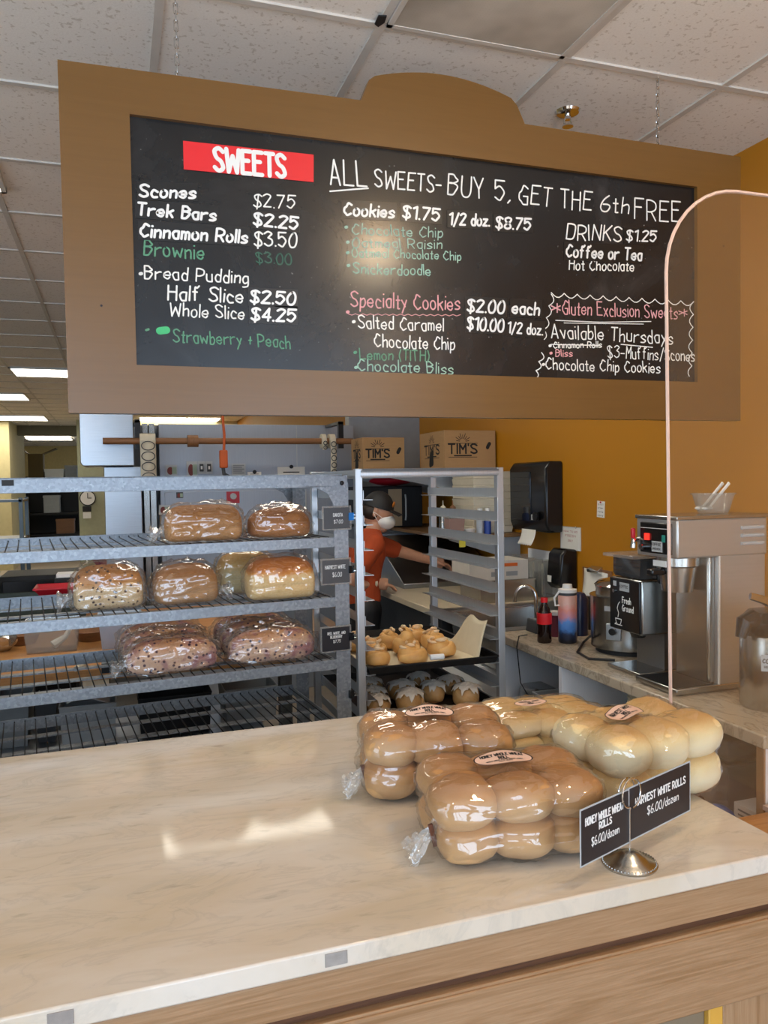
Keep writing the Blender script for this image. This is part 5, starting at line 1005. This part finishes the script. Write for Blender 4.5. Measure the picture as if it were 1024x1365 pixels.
fuse('body', k, M['skin'], per, .005, 2)
mid = lambda a, b, u: Vector(a)*(1-u)+Vector(b)*u
k = MB(); limb(k, J((1.385, 4.5, .845), (1.385, 4.5, .92), (1.395, 4.5, 1.02), (1.425, 4.5, 1.14), (1.447, 4.5, 1.212)), [.108, .106, .104, .110, .070], 24, 1.42)
limb(k, J(RS, (1.437, 4.5, 1.205), LS), [.064, .072, .064]); limb(k, J(LS, mid(LS, LA, .72)), [.066, .054]); limb(k, J(RS, mid(RS, RA_, .62)), [.066, .056]); limb(k, J((1.447, 4.5, 1.21), (1.458, 4.5, 1.24)), [.062, .056])
for n_, v in enumerate(k.v): k.v[n_] = (v[0]+.006*nz(v, 14, 2), v[1]+.005*nz(v, 12, 5), v[2])
fuse('t_shirt', k, M['orange'], per, .006, 3)
k = MB(); limb(k, J((1.385, 4.5, .90), (1.385, 4.5, .78)), [.100, .105], 22, 1.42); limb(k, J((1.385, 4.58, .80), (1.40, 4.59, .45), (1.385, 4.60, .10)), [.095, .072, .06]); limb(k, J((1.385, 4.42, .80), (1.36, 4.41, .45), (1.34, 4.40, .10)), [.095, .072, .06])
fuse('trousers', k, M['blkm'], per, .009, 3)
k = MB(); k.ball((-.004, 0, .006), .099, .082, .116, 28, 18, fn=lambda v: (v[0], v[1], max(v[2], .020+.10*min(0, v[0])*.0))); k.v = [tuple(HM @ Vector(v)) for v in k.v]; cap = build('cap', k, M['blkm'], per, smooth=60)
k = MB(); k.grid(lambda i, j: (.075+.075*i/6*(1-.22*abs(j/10-.5)**2*4), (j/10-.5)*.145*(1-.12*i/6), .034-.010*i/6-.05*(j/10-.5)**2), 7, 11); k.v = [tuple(HM @ Vector(v)) for v in k.v]; build('cap_brim', k, M['blkm'], cap, solid=.004, smooth=180)
k = MB(); k.ball((.082, -.040, .066), .008, .020, .018, 12, 8); k.v = [tuple(HM @ Vector(v)) for v in k.v]; pl(build('cap_emblem', k, mat('orange_emblem', 'D07A28', .6), cap), 'orange emblem on the cap')
k = MB(); k.ball((-.022, 0, -.012), .080, .081, .062, 20, 12, fn=lambda v: (min(v[0], .012), v[1], v[2])); k.v = [tuple(HM @ Vector(v)) for v in k.v]; build('hair', k, mat('dark_brown_hair', '2A1C14', .6, 0, .3, 80), per, smooth=180)
k = MB(); k.ball((.050, 0, -.044), .060, .062, .050, 24, 16, fn=lambda v: (v[0]+.014*max(0, 1-abs(v[1])/.045), v[1], v[2])); k.v = [tuple(HM @ Vector(v)) for v in k.v]; mk = build('face_mask', k, M['white'], per, smooth=180)
k = MB()
for s in (-1, 1):
    for z in (-.028, -.072): k.tube([(.04, s*.062, z), (.0, s*.083, z*.45), (-.02, s*.084, -.008)], .0018, 6)
k.v = [tuple(HM @ Vector(v)) for v in k.v]; build('mask_straps', k, M['white'], mk)
for s in (-1, 1):
    k = MB(); k.ball((.086, s*.028, .019), .005, .008, .005, 8, 6); k.v = [tuple(HM @ Vector(v)) for v in k.v]; build('eye', k, M['blk'], per)
k = MB(); w_ = Vector(I(RW)); d_ = (Vector(I(RW))-Vector(I(RA_))).normalized(); k.tube([w_-d_*.03, w_-d_*.012], [.034, .034], 16); build('bracelet', k, M['cream'], per)
for s, y in ((0, 4.60), (1, 4.40)):
    x = (.0, -.045)[s]; build('shoe', MB().ball((x+.04, y-PYC, .045), .13, .05, .05, 16, 10, fn=lambda v: (v[0], v[1], max(0, v[2]))), M['blkm'], per, smooth=180)
# ---------------------------------------------------------------- oven wall behind the racks
M['bluesteel'] = m_brushed('blue_grey_panel', 'A3ABB8', .38, 'z', .35, .1)
t = thing('wall_oven', 'large blue grey steel oven front behind the bread rack', 'oven', (.95, 5.8, 0)); OXL, OXR = .30-.95, 1.74-.95
build('front_panel', MB().box(OXL, OXR, 0, .19, .0, 1.985), M['bluesteel'], t, bevel=.004)
for x in (.19-.95, .235-.95): build('channel', MB().prism([(x, -.02), (x+.036, -.02), (x+.03, -.008), (x+.03, .18), (x, .18)], 'z', 0, 1.985), M['steel'], t)
build('seam', MB().box(.34, .346, -.003, .001, .02, 1.98), M['lgrey'], t); build('door', MB().box(OXL+.03, .33, -.010, .0, .95, 1.50), M['bluesteel'], t, bevel=.004); build('lock', MB().cyl((OXL+.06, -.02, 1.34), (OXL+.06, -.008, 1.34), .022), M['chrome'], t)
build('door_handle', MB().tube([(.28, -.012, 1.05), (.28, -.05, 1.07), (.28, -.05, 1.33), (.28, -.012, 1.35)], .012, 8), M['chrome'], t)
t = thing('steel_hood', 'stainless exhaust hood box left of the oven front', 'hood', (-.01, 5.5, 1.685)); build('hood', MB().prism([(-.2, .02), (-.185, .0), (.135, .0), (.135, .36), (-.2, .36)], 'y', 0, .45), M['steelx'], t, bevel=.004)
t = thing('steel_column', 'polished stainless column below the exhaust hood', 'column', (.05, 5.62, 0)); build('cladding', MB().box(-.12, .12, 0, .35, 0, 1.68), M['steelx'], t, bevel=.004)
def onoven(name, label, cat, x0, y0, x1, y1, m, detail=None):
    a = at(x0, y1, Y=5.797); b = at(x1, y0, Y=5.797); t = thing(name, label, cat, ((a.x+b.x)/2, 5.7895, (a.z+b.z)/2)); w_, h_ = (b.x-a.x)/2, (b.z-a.z)/2
    build('sheet', MB().box(-w_, w_, -.001, .001, -h_, h_), m, t)
    if detail == 'photo': build('picture', MB().ball((-.2*w_, -.001, -.1*h_), w_*.55, .0006, h_*.75, 12, 8), mat('photo_red', '7A2E28', .5), t); build('caption', MB().box(.1*w_, w_*.9, -.0016, -.001, -h_*.7, h_*.6), mat('photo_green', '9DB09A', .5), t)
    if detail == 'text':
        k = MB()
        for i in range(5): k.box(-w_*.8, w_*(.8-.3*(i % 2)), -.0016, -.001, h_*(.7-.32*i)-.004, h_*(.7-.32*i)+.004)
        build('printed_lines', k, M['grey'], t)
    if detail == 'outlet': build('cover', MB().box(-w_*.55, w_*.55, -.012, -.001, -h_*.6, h_*.6), M['dgrey'], t, bevel=.002); build('socket', MB().box(-w_*.25, w_*.25, -.015, -.012, -h_*.25, h_*.25), M['white'], t)
    if detail == 'magnet': build('magnet', MB().cyl((0, -.001, h_*1.0), (0, -.014, h_*1.0), .014), M['darkmetal'], t); build('heading', MB().box(-w_*.6, w_*.6, -.0016, -.001, h_*.1, h_*.25), M['ink'], t)
    if detail == 'alarm': build('pull_knob', MB().cyl((0, -.001, h_*.2), (0, -.03, h_*.2), .022), M['lgrey'], t)
    return t
onoven('photo_card', 'small photo card on the oven front below the hanging label strip', 'card', 221, 620, 236, 634, M['lgrey'], 'photo'); onoven('photo_card', 'green photo card on the oven front left of the outlets', 'card', 249, 615, 263, 636, M['lgrey'], 'photo')
onoven('wall_outlet', 'left one of the two outlet plates on the oven front', 'outlet', 264, 615, 273, 632, M['lgrey'], 'outlet'); onoven('wall_outlet', 'right one of the two outlet plates on the oven front', 'outlet', 274, 615, 283, 632, M['lgrey'], 'outlet')
onoven('paper_note', 'grey paper note right of the orange plug', 'note', 309, 618, 327, 634, M['lgrey'], 'text'); onoven('paper_notice', 'white notice with heading held by a magnet on the oven front', 'notice', 370, 622, 406, 640, M['paper'], 'magnet'); onoven('paper_note', 'torn white paper on the oven front left of the magnet notice', 'note', 330, 629, 348, 636, M['paper'], 'magnet')
onoven('fire_alarm_pull', 'red alarm pull plate on the oven front above the top loaf', 'alarm', 302, 655, 319, 671, M['redp'], 'alarm'); onoven('paper_note', 'pale paper pinned low on the oven front under the rack rail', 'note', 391, 652, 408, 679, M['lgrey'], 'text')
onoven('photo_card', 'dark little card on the oven front just below the rack rail', 'card', 235, 656, 244, 664, M['dgrey'], 'photo'); onoven('photo_card', 'lowest green card on the oven front near the lock', 'card', 212, 673, 226, 686, M['lgrey'], 'photo')
p = at(297, 560, Y=5.35); q = at(297, 612, Y=5.35)
t = thing('extension_cord', 'orange extension cord hanging from above with its plug', 'cord', (p.x, 5.35, q.z)); M['orangecord'] = mat('orange_cord', 'D9601C', .5)
build('cable', MB().tube([(.004, 0, CZ-q.z-.002), (-.004, 0, .45), (.0, 0, .28), (.008, 0, .16), (.002, 0, .04)], .009, 8), M['orangecord'], t); build('plug', MB().box(-.028, .026, -.02, .02, -.06, .06), M['orangecord'], t, bevel=.008); build('lead', MB().tube([(-.005, 0, -.055), (0, 0, -.10), (.05, .1, -.12), (.09, .40, -.115)], .012, 8), M['dgrey'], t)
# dowel carrying label rolls
DZ = at(300, 588, Y=5.4).z; x0, x1 = at(137, 588, Y=5.4).x, at(470, 588, Y=5.4).x
t = thing('dowel_rod', 'long wooden dowel carrying rolls of labels in front of the oven', 'rod', ((x0+x1)/2, 5.4, DZ)); h = (x1-x0)/2; build('rod', MB().cyl((-h, 0, 0), (h, 0, 0), .021), M['dowel'], t)
for px in (184, 455):
    x = at(px, 588, Y=5.4).x-(x0+x1)/2; build('bracket', MB().box(x-.018, x+.018, .0, .03, -.05, .135).box(x-.018, x+.018, .0, .374, .12, .14), M['darkmetal'], t)
def labstrip(px, w, y0, y1, label, yoff, n):
    x = at(px, 600, Y=5.4).x; a = at(px, y0, Y=5.38).z; b = at(px, y1, Y=5.38).z; t = thing('label_roll', label, 'label roll', (x, 5.4, DZ))
    build('roll', MB().lathe([(.0228, -w/2), (.05, -w/2), (.05, w/2), (.0228, w/2), (.0228, -w/2)], 28), M['cream'], t).rotation_euler = (0, PI/2, 0)
    st = build('strip', MB().grid(lambda i, j: ((j-.5)*w, -.051-.01*math.sin(i*.4), .0-(DZ-b)*i/12), 13, 2), M['cream'], t, solid=.0015)
    k = MB(); k.m = Matrix(((1, 0, 0, 0), (0, 0, -1, -.066), (0, 1, 0, 0), (0, 0, 0, 1))); r = w*.42
    for i in range(n):
        z = -(DZ-b)*(i+.5)/n; stroke(k, [(r*math.cos(a), z+min(r, (DZ-b)/n*.42)*math.sin(a)) for a in [2*PI*q/20 for q in range(21)]], .003)
    k.m = None; build('printed_ovals', k, M['dgrey'], st, smooth=0)
labstrip(197, .098, 578, 643, 'roll of oval labels hanging at the left end of the dowel', 0, 4); labstrip(442, .042, 580, 634, 'narrow strip of round labels at the right end of the dowel', 0, 5); labstrip(431, .03, 578, 600, 'short edge-on roll of labels beside the narrow strip', 0, 2)
x = at(257, 588, Y=5.4).x; tag(build('tape_roll', MB().lathe([(.0215, -.035), (.04, -.035), (.04, .035), (.0215, .035), (.0215, -.035)], 28), M['dowel'], loc=(x, 5.4, DZ)), 'roll of brown tape on the dowel between the label rolls', 'tape').rotation_euler = (0, PI/2, 0)
# ---------------------------------------------------------------- baker's bench behind the bread rack
t = thing('bakers_bench', 'maple topped work bench seen through the bread rack shelves', 'bench', (-.65, 3.9, 0)); BZ = .85
build('top', MB().box(-1.5, 1.40, -.70, .75, BZ-.045, BZ), M['bench'], t, bevel=.004); build('lower_shelf', MB().box(-1.45, 1.35, -.62, .68, .26, .29), M['steelx'], t)
for x in (-1.4, -.05, 1.28):
    for y in (-.64, .66): build('leg', MB().box(x, x+.05, y-.025, y+.025, 0, BZ-.045), M['steel'], t)
def bench_at(px, py, Z=BZ): p = at(px, py, Z=Z); return (p.x, p.y, Z)
t = thing('clear_bin', 'clear plastic bin standing on the maple bench', 'bin', bench_at(71, 866)); build('body', MB().bin(-.11, .11, -.08, .08, 0, .13, .004, .012), M['clear'], t); build('scoop', MB().tube([(0, 0, .02), (.05, .02, .05), (.09, .03, .12)], [.02, .012, .008], 8), M['white'], t)
t = thing('blue_bin', 'pale blue plastic bin on the maple bench right of the clear bin', 'bin', bench_at(160, 860)); build('body', MB().bin(-.085, .09, -.08, .08, 0, .135, .005, .012), mat('pale_blue_plastic', 'B9C6DA', .4), t); build('rim', MB().tube([(-.087, -.082, .133), (.092, -.082, .133), (.092, .082, .133), (-.087, .082, .133)], .006, 6, True), mat('pale_blue_plastic', 'B9C6DA'), t)
for px, py, lb in ((30, 858, 'round wooden dough bowl at the left end of the bench'), (122, 853, 'round wooden dough bowl between the clear and the blue bin')):
    tag(build('wooden_bowl', MB().lathe([(0, 0), (.055, 0), (.075, .045), (.069, .045), (.05, .008), (0, .006)], 32), M['dowel'], loc=bench_at(px, py)), lb, 'bowl')
t = thing('scale_box', 'white box shaped scale on the bench below the blue bin', 'scale', bench_at(158, 892)); build('body', MB().box(-.06, .07, -.05, .06, 0, .035), M['blkm'], t); build('platform', MB().box(-.06, .07, -.05, .06, .036, .048), M['white'], t, bevel=.002)
tag(build('dough_peg', MB().tube([(-.01, -.03, .011), (.02, .05, .011)], [.010, .011], 10), M['cream'], loc=bench_at(105, 893)), 'small cream coloured peg lying on the bench', 'peg')
tag(build('foil_ball', MB().ball((0, 0, .05), .07, .06, .05, 20, 12, fn=lambda v: (v[0]+.012*nz(v, 40, 1), v[1]+.012*nz(v, 40, 4), max(0, v[2]+.012*nz(v, 40, 7)))), M['chrome'], loc=bench_at(0, 868), smooth=10), 'crumpled foil at the left edge of the picture on the bench', 'foil')
tag(build('cream_board', MB().box(-.42, .35, -.05, .05, 0, .03), M['cream'], loc=(-.35, 4.25, BZ+.0005), bevel=.003), 'long cream board lying at the back of the bench', 'board')
t = thing('dark_crate', 'dark plastic crate at the back of the bench under the red tray', 'crate', (-.40, 4.48, BZ)); build('body', MB().bin(-.30, .25, -.14, .14, 0, .13, .008, .02), mat('dark_green_plastic', '2E3A36', .5), t); build('rim', MB().tube([(-.3, -.14, .13), (.25, -.14, .13), (.25, .14, .13), (-.3, .14, .13)], .008, 6, True), mat('dark_green_plastic', '2E3A36'), t)
t = thing('red_tray', 'bright red plastic tray on the dark crate behind the raisin loaf', 'tray', (-.30, 4.46, BZ+.1385)); build('tray', MB().bin(-.11, .11, -.10, .10, 0, .04, .006, .03), M['redp'], t); build('rim', MB().tube([(-.11, -.10, .04), (.11, -.10, .04), (.11, .10, .04), (-.11, .10, .04)], .006, 6, True), M['redp'], t)
t = thing('stacked_scale', 'black and white kitchen device behind the red tray', 'device', (-.24, 4.70, BZ)); build('body', MB().box(-.09, .09, -.06, .06, 0, .20), M['blkm'], t, bevel=.004); build('top_plate', MB().box(-.08, .09, -.06, .06, .202, .225), M['white'], t, bevel=.004)
# bins and goods under the bench
ub = [('grey_bin', 'grey bin at the left on the bench lower shelf', 'bin', 24, 975, .16, .30, .22, 'grey'), ('steel_bin', 'mid grey bin second from left under the bench', 'bin', 66, 975, .10, .26, .20, 'dgrey'), ('file_box', 'light grey box under the bench below the clear bin', 'box', 120, 980, .26, .30, .20, 'lgrey'), ('black_crate', 'black crate with red goods under the bench', 'crate', 232, 965, .36, .32, .20, 'blkm'), ('beige_bin', 'grey bin at the right under the bench', 'bin', 330, 950, .28, .30, .18, 'grey')]
for nm, lb, ct_, px, py, w_, d_, h_, mm in ub:
    p = at(px, py, Z=.30); simple_bin(nm, lb, ct_, (p.x, min(max(p.y, 3.5), 4.3), .291), w_, d_, h_, M[mm])
p = at(120, 980, Z=.30); tag(build('white_papers', MB().grid(lambda i, j: (-.10+.2*i/6, -.1+.2*j/6, .002+.02*math.sin(i*.7)), 7, 7), M['paper'], loc=(p.x, min(p.y, 4.3), .496), solid=.003), 'sheaf of white papers on the light grey box under the bench', 'papers')
p = at(225, 965, Z=.30); tag(build('red_packet', MB().ball((0, 0, .04), .04, .07, .04, 14, 8), M['redp'], loc=(p.x-.04, min(p.y, 4.3), .30)), 'red packet inside the black crate under the bench', 'packet'); tag(build('purple_packet', MB().ball((0, 0, .05), .09, .08, .05, 14, 8), mat('plum_packet', '4B3350', .5), loc=(p.x+.10, min(p.y, 4.3), .30)), 'plum coloured packet inside the black crate under the bench', 'packet')
# ---------------------------------------------------------------- hall at the far left
t = thing('rear_cart', 'blue grey cart with crossbars in the hall at the far left edge', 'cart', (-1.1, 7.0, 0)); M['cart'] = mat('cart_grey', '5B6468', .4, .5)
for x in (-.30, .37):
    for y in (0, .45): build('post', MB().box(x-.015, x+.015, y-.015, y+.015, .1, 1.47), M['cart'], t)
for z in (1.455, 1.14, .80, .45): build('tray_shelf', MB().box(-.31, .38, -.015, .465, z-.02, z), M['cart'], t)
for x in (-.28, .35): build('wheel', MB().cyl((x-.015, .02, .05), (x+.015, .02, .05), .05).cyl((x-.015, .42, .05), (x+.015, .42, .05), .05).cyl((x-.01, .02, .05), (x+.01, .02, .1), .012), M['blkm'], t)
p = at(8, 648, Y=7.2); tag(build('black_bag', MB().ball((0, 0, .09), .16, .12, .09, 18, 10, fn=lambda v: (v[0], v[1], max(0, v[2]+.02*nz(v, 14, 2)))), M['blkm'], loc=(-1.05, 7.2, 1.456)), 'black bag on top of the cart at the far left', 'bag')
t = thing('wall_clock', 'round white wall clock on the pale column left of the steel column', 'clock', tuple(at(117, 664, Y=15.985))); build('case', MB().cyl((0, 0, 0), (0, -.04, 0), .145, n=36), M['darkmetal'], t); build('dial', MB().cyl((0, -.041, 0), (0, -.044, 0), .128, n=36), M['white'], t); build('hand', MB().box(-.006, .006, -.05, -.046, 0, .10), M['ink'], t); build('hand', MB().box(0, .07, -.05, -.046, -.005, .005), M['ink'], t)
p = at(116, 684, Y=15.99); t = thing('thermostat', 'small wall control panel under the clock', 'switch', (p.x, 15.99, p.z)); build('plate', MB().box(-.07, .07, -.03, 0, -.10, .02), M['white'], t); build('display', MB().box(-.075, .075, -.035, 0, .03, .13), M['blkm'], t)
def farbox(name, label, cat, x0, y0, x1, y1, Y, m, d_=.4, open_=False):
    a = at(x0, y1, Y=Y); b = at(x1, y0, Y=Y); t = thing(name, label, cat, (a.x, Y, a.z)); w_, h_ = b.x-a.x, b.z-a.z
    build('body', MB().box(0, w_, 0, d_, 0, h_), m, t); build('lid', MB().box(-.01, w_+.01, -.01, d_+.01, h_*.86, h_), m, t)
    if open_: build('flap', MB().prism([(0, h_), (-.05, h_+.12), (-.04, h_+.13), (.012, h_)], 'y', 0, d_).prism([(w_, h_), (w_+.28, h_+.14), (w_+.27, h_+.16), (w_-.012, h_)], 'y', 0, d_), m, t)
    return t
rs = thing('storage_rack', 'dark storage rack of boxes in the room at the end of the hall', 'rack', (-1.4, 20.0, 0)); SZ = at(70, 640, Y=20).z
for x in (-.62, .62):
    for y in (0, .8): build('post', MB().box(x-.03, x+.03, y, y+.04, 0, SZ+.1), M['blkm'], rs)
for z in (SZ, .95, .45): build('shelf', MB().box(-.65, .65, 0, .84, z-.05, z), M['blkm'], rs)
build('back_panel', MB().box(-.65, .65, .84, .86, 0, SZ+.1), M['blkm'], rs)
bz = lambda y: at(60, y, Y=20.1).z
for nm, lb, x0, x1, h_, m_, op in (('olive_box', 'open olive cardboard box at the left on the far storage rack', 38, 58, .62, mat('olive_card', '6B5A34', .8), True), ('white_box', 'white box in the middle of the far storage rack', 60, 85, .26, M['white'], False), ('grey_box', 'grey box at the right on the far storage rack', 87, 103, .34, M['grey'], False)):
    a = at(x0, 640, Y=20.1).x; b = at(x1, 640, Y=20.1).x; t = thing(nm, lb, 'box', (a, 20.1, SZ+.001)); w_ = b-a
    z0_ = 0
    build('body', MB().box(0, w_, 0, .5, z0_, h_), m_, t)
    if op: build('flap', MB().prism([(0, h_), (-.15, h_+.10), (-.14, h_+.12), (.02, h_)], 'y', 0, .5).prism([(w_, h_), (w_+.3, h_+.12), (w_+.29, h_+.14), (w_-.02, h_)], 'y', 0, .5), m_, t)
    else: build('lid', MB().box(-.01, w_+.01, -.01, .51, h_-.06, h_+.005), m_, t)
for nm, lb, px0, px1, z, h_, m_ in (('brown_box', 'brown box low on the far storage rack', 73, 97, .451, .34, M['dowel']), ('pale_box', 'pale box in the upper bay of the far storage rack', 57, 78, .951, .40, M['lgrey'])):
    a = at(px0, 640, Y=20.1).x; b = at(px1, 640, Y=20.1).x; t = thing(nm, lb, 'box', (a, 20.1, z)); build('body', MB().box(0, b-a, 0, .5, 0, h_), m_, t); build('lid', MB().box(-.01, b-a+.01, -.01, .51, h_-.05, h_+.005), m_, t)
p = at(134, 722, Y=6.2); t = thing('pink_jacket', 'bit of magenta cloth showing beside the steel column', 'cloth', (p.x+.05, 6.25, 0)); build('cloth', MB().ball((0, 0, 1.06), .13, .06, .12, 18, 12, fn=lambda v: (v[0]+.02*nz(v, 12, 1), v[1], v[2]+.02*nz(v, 12, 5))), mat('magenta_cloth', '9B2455', .8), t); build('stand', MB().cyl((0, 0, 0), (0, 0, 1.0), .02), M['darkmetal'], t)
# dark equipment behind the bench
t = thing('black_cabinet', 'low black cabinet behind the bench below the far storage rack', 'cabinet', (-.46, 5.55, 0)); build('body', MB().box(-.26, .20, 0, .42, .06, .98), M['blkm'], t, bevel=.006); build('door', MB().box(-.24, .18, -.018, -.001, .10, .95), M['blk'], t, bevel=.003); build('handle', MB().tube([(.14, -.02, .60), (.14, -.045, .62), (.14, -.045, .80), (.14, -.02, .82)], .007, 8), M['darkmetal'], t); build('plinth', MB().box(-.24, .18, .02, .40, 0, .06), M['dgrey'], t)
M['gcr'] = mat('grey_green_plastic', '4C5A56', .5)
for i in range(4):
    t = thing('stacking_crate', ('lowest', 'second from bottom', 'third from bottom', 'topmost')[i]+' grey green crate of the stack behind the bench at the left edge', 'crate', (-1.02, 5.55, .001+.252*i), 0, 'grey green crates behind the bench')
    build('body', MB().bin(-.32, .28, -.18, .18, 0, .245, .010, .015), M['gcr'], t); build('rim', MB().tube([(-.32, -.18, .238), (.28, -.18, .238), (.28, .18, .238), (-.32, .18, .238)], .0095, 6, True), M['gcr'], t)
    build('brace', MB().tube([(-.30, -.188, .03), (.26, -.188, .215)], .007, 6), M['dgrey'], t)
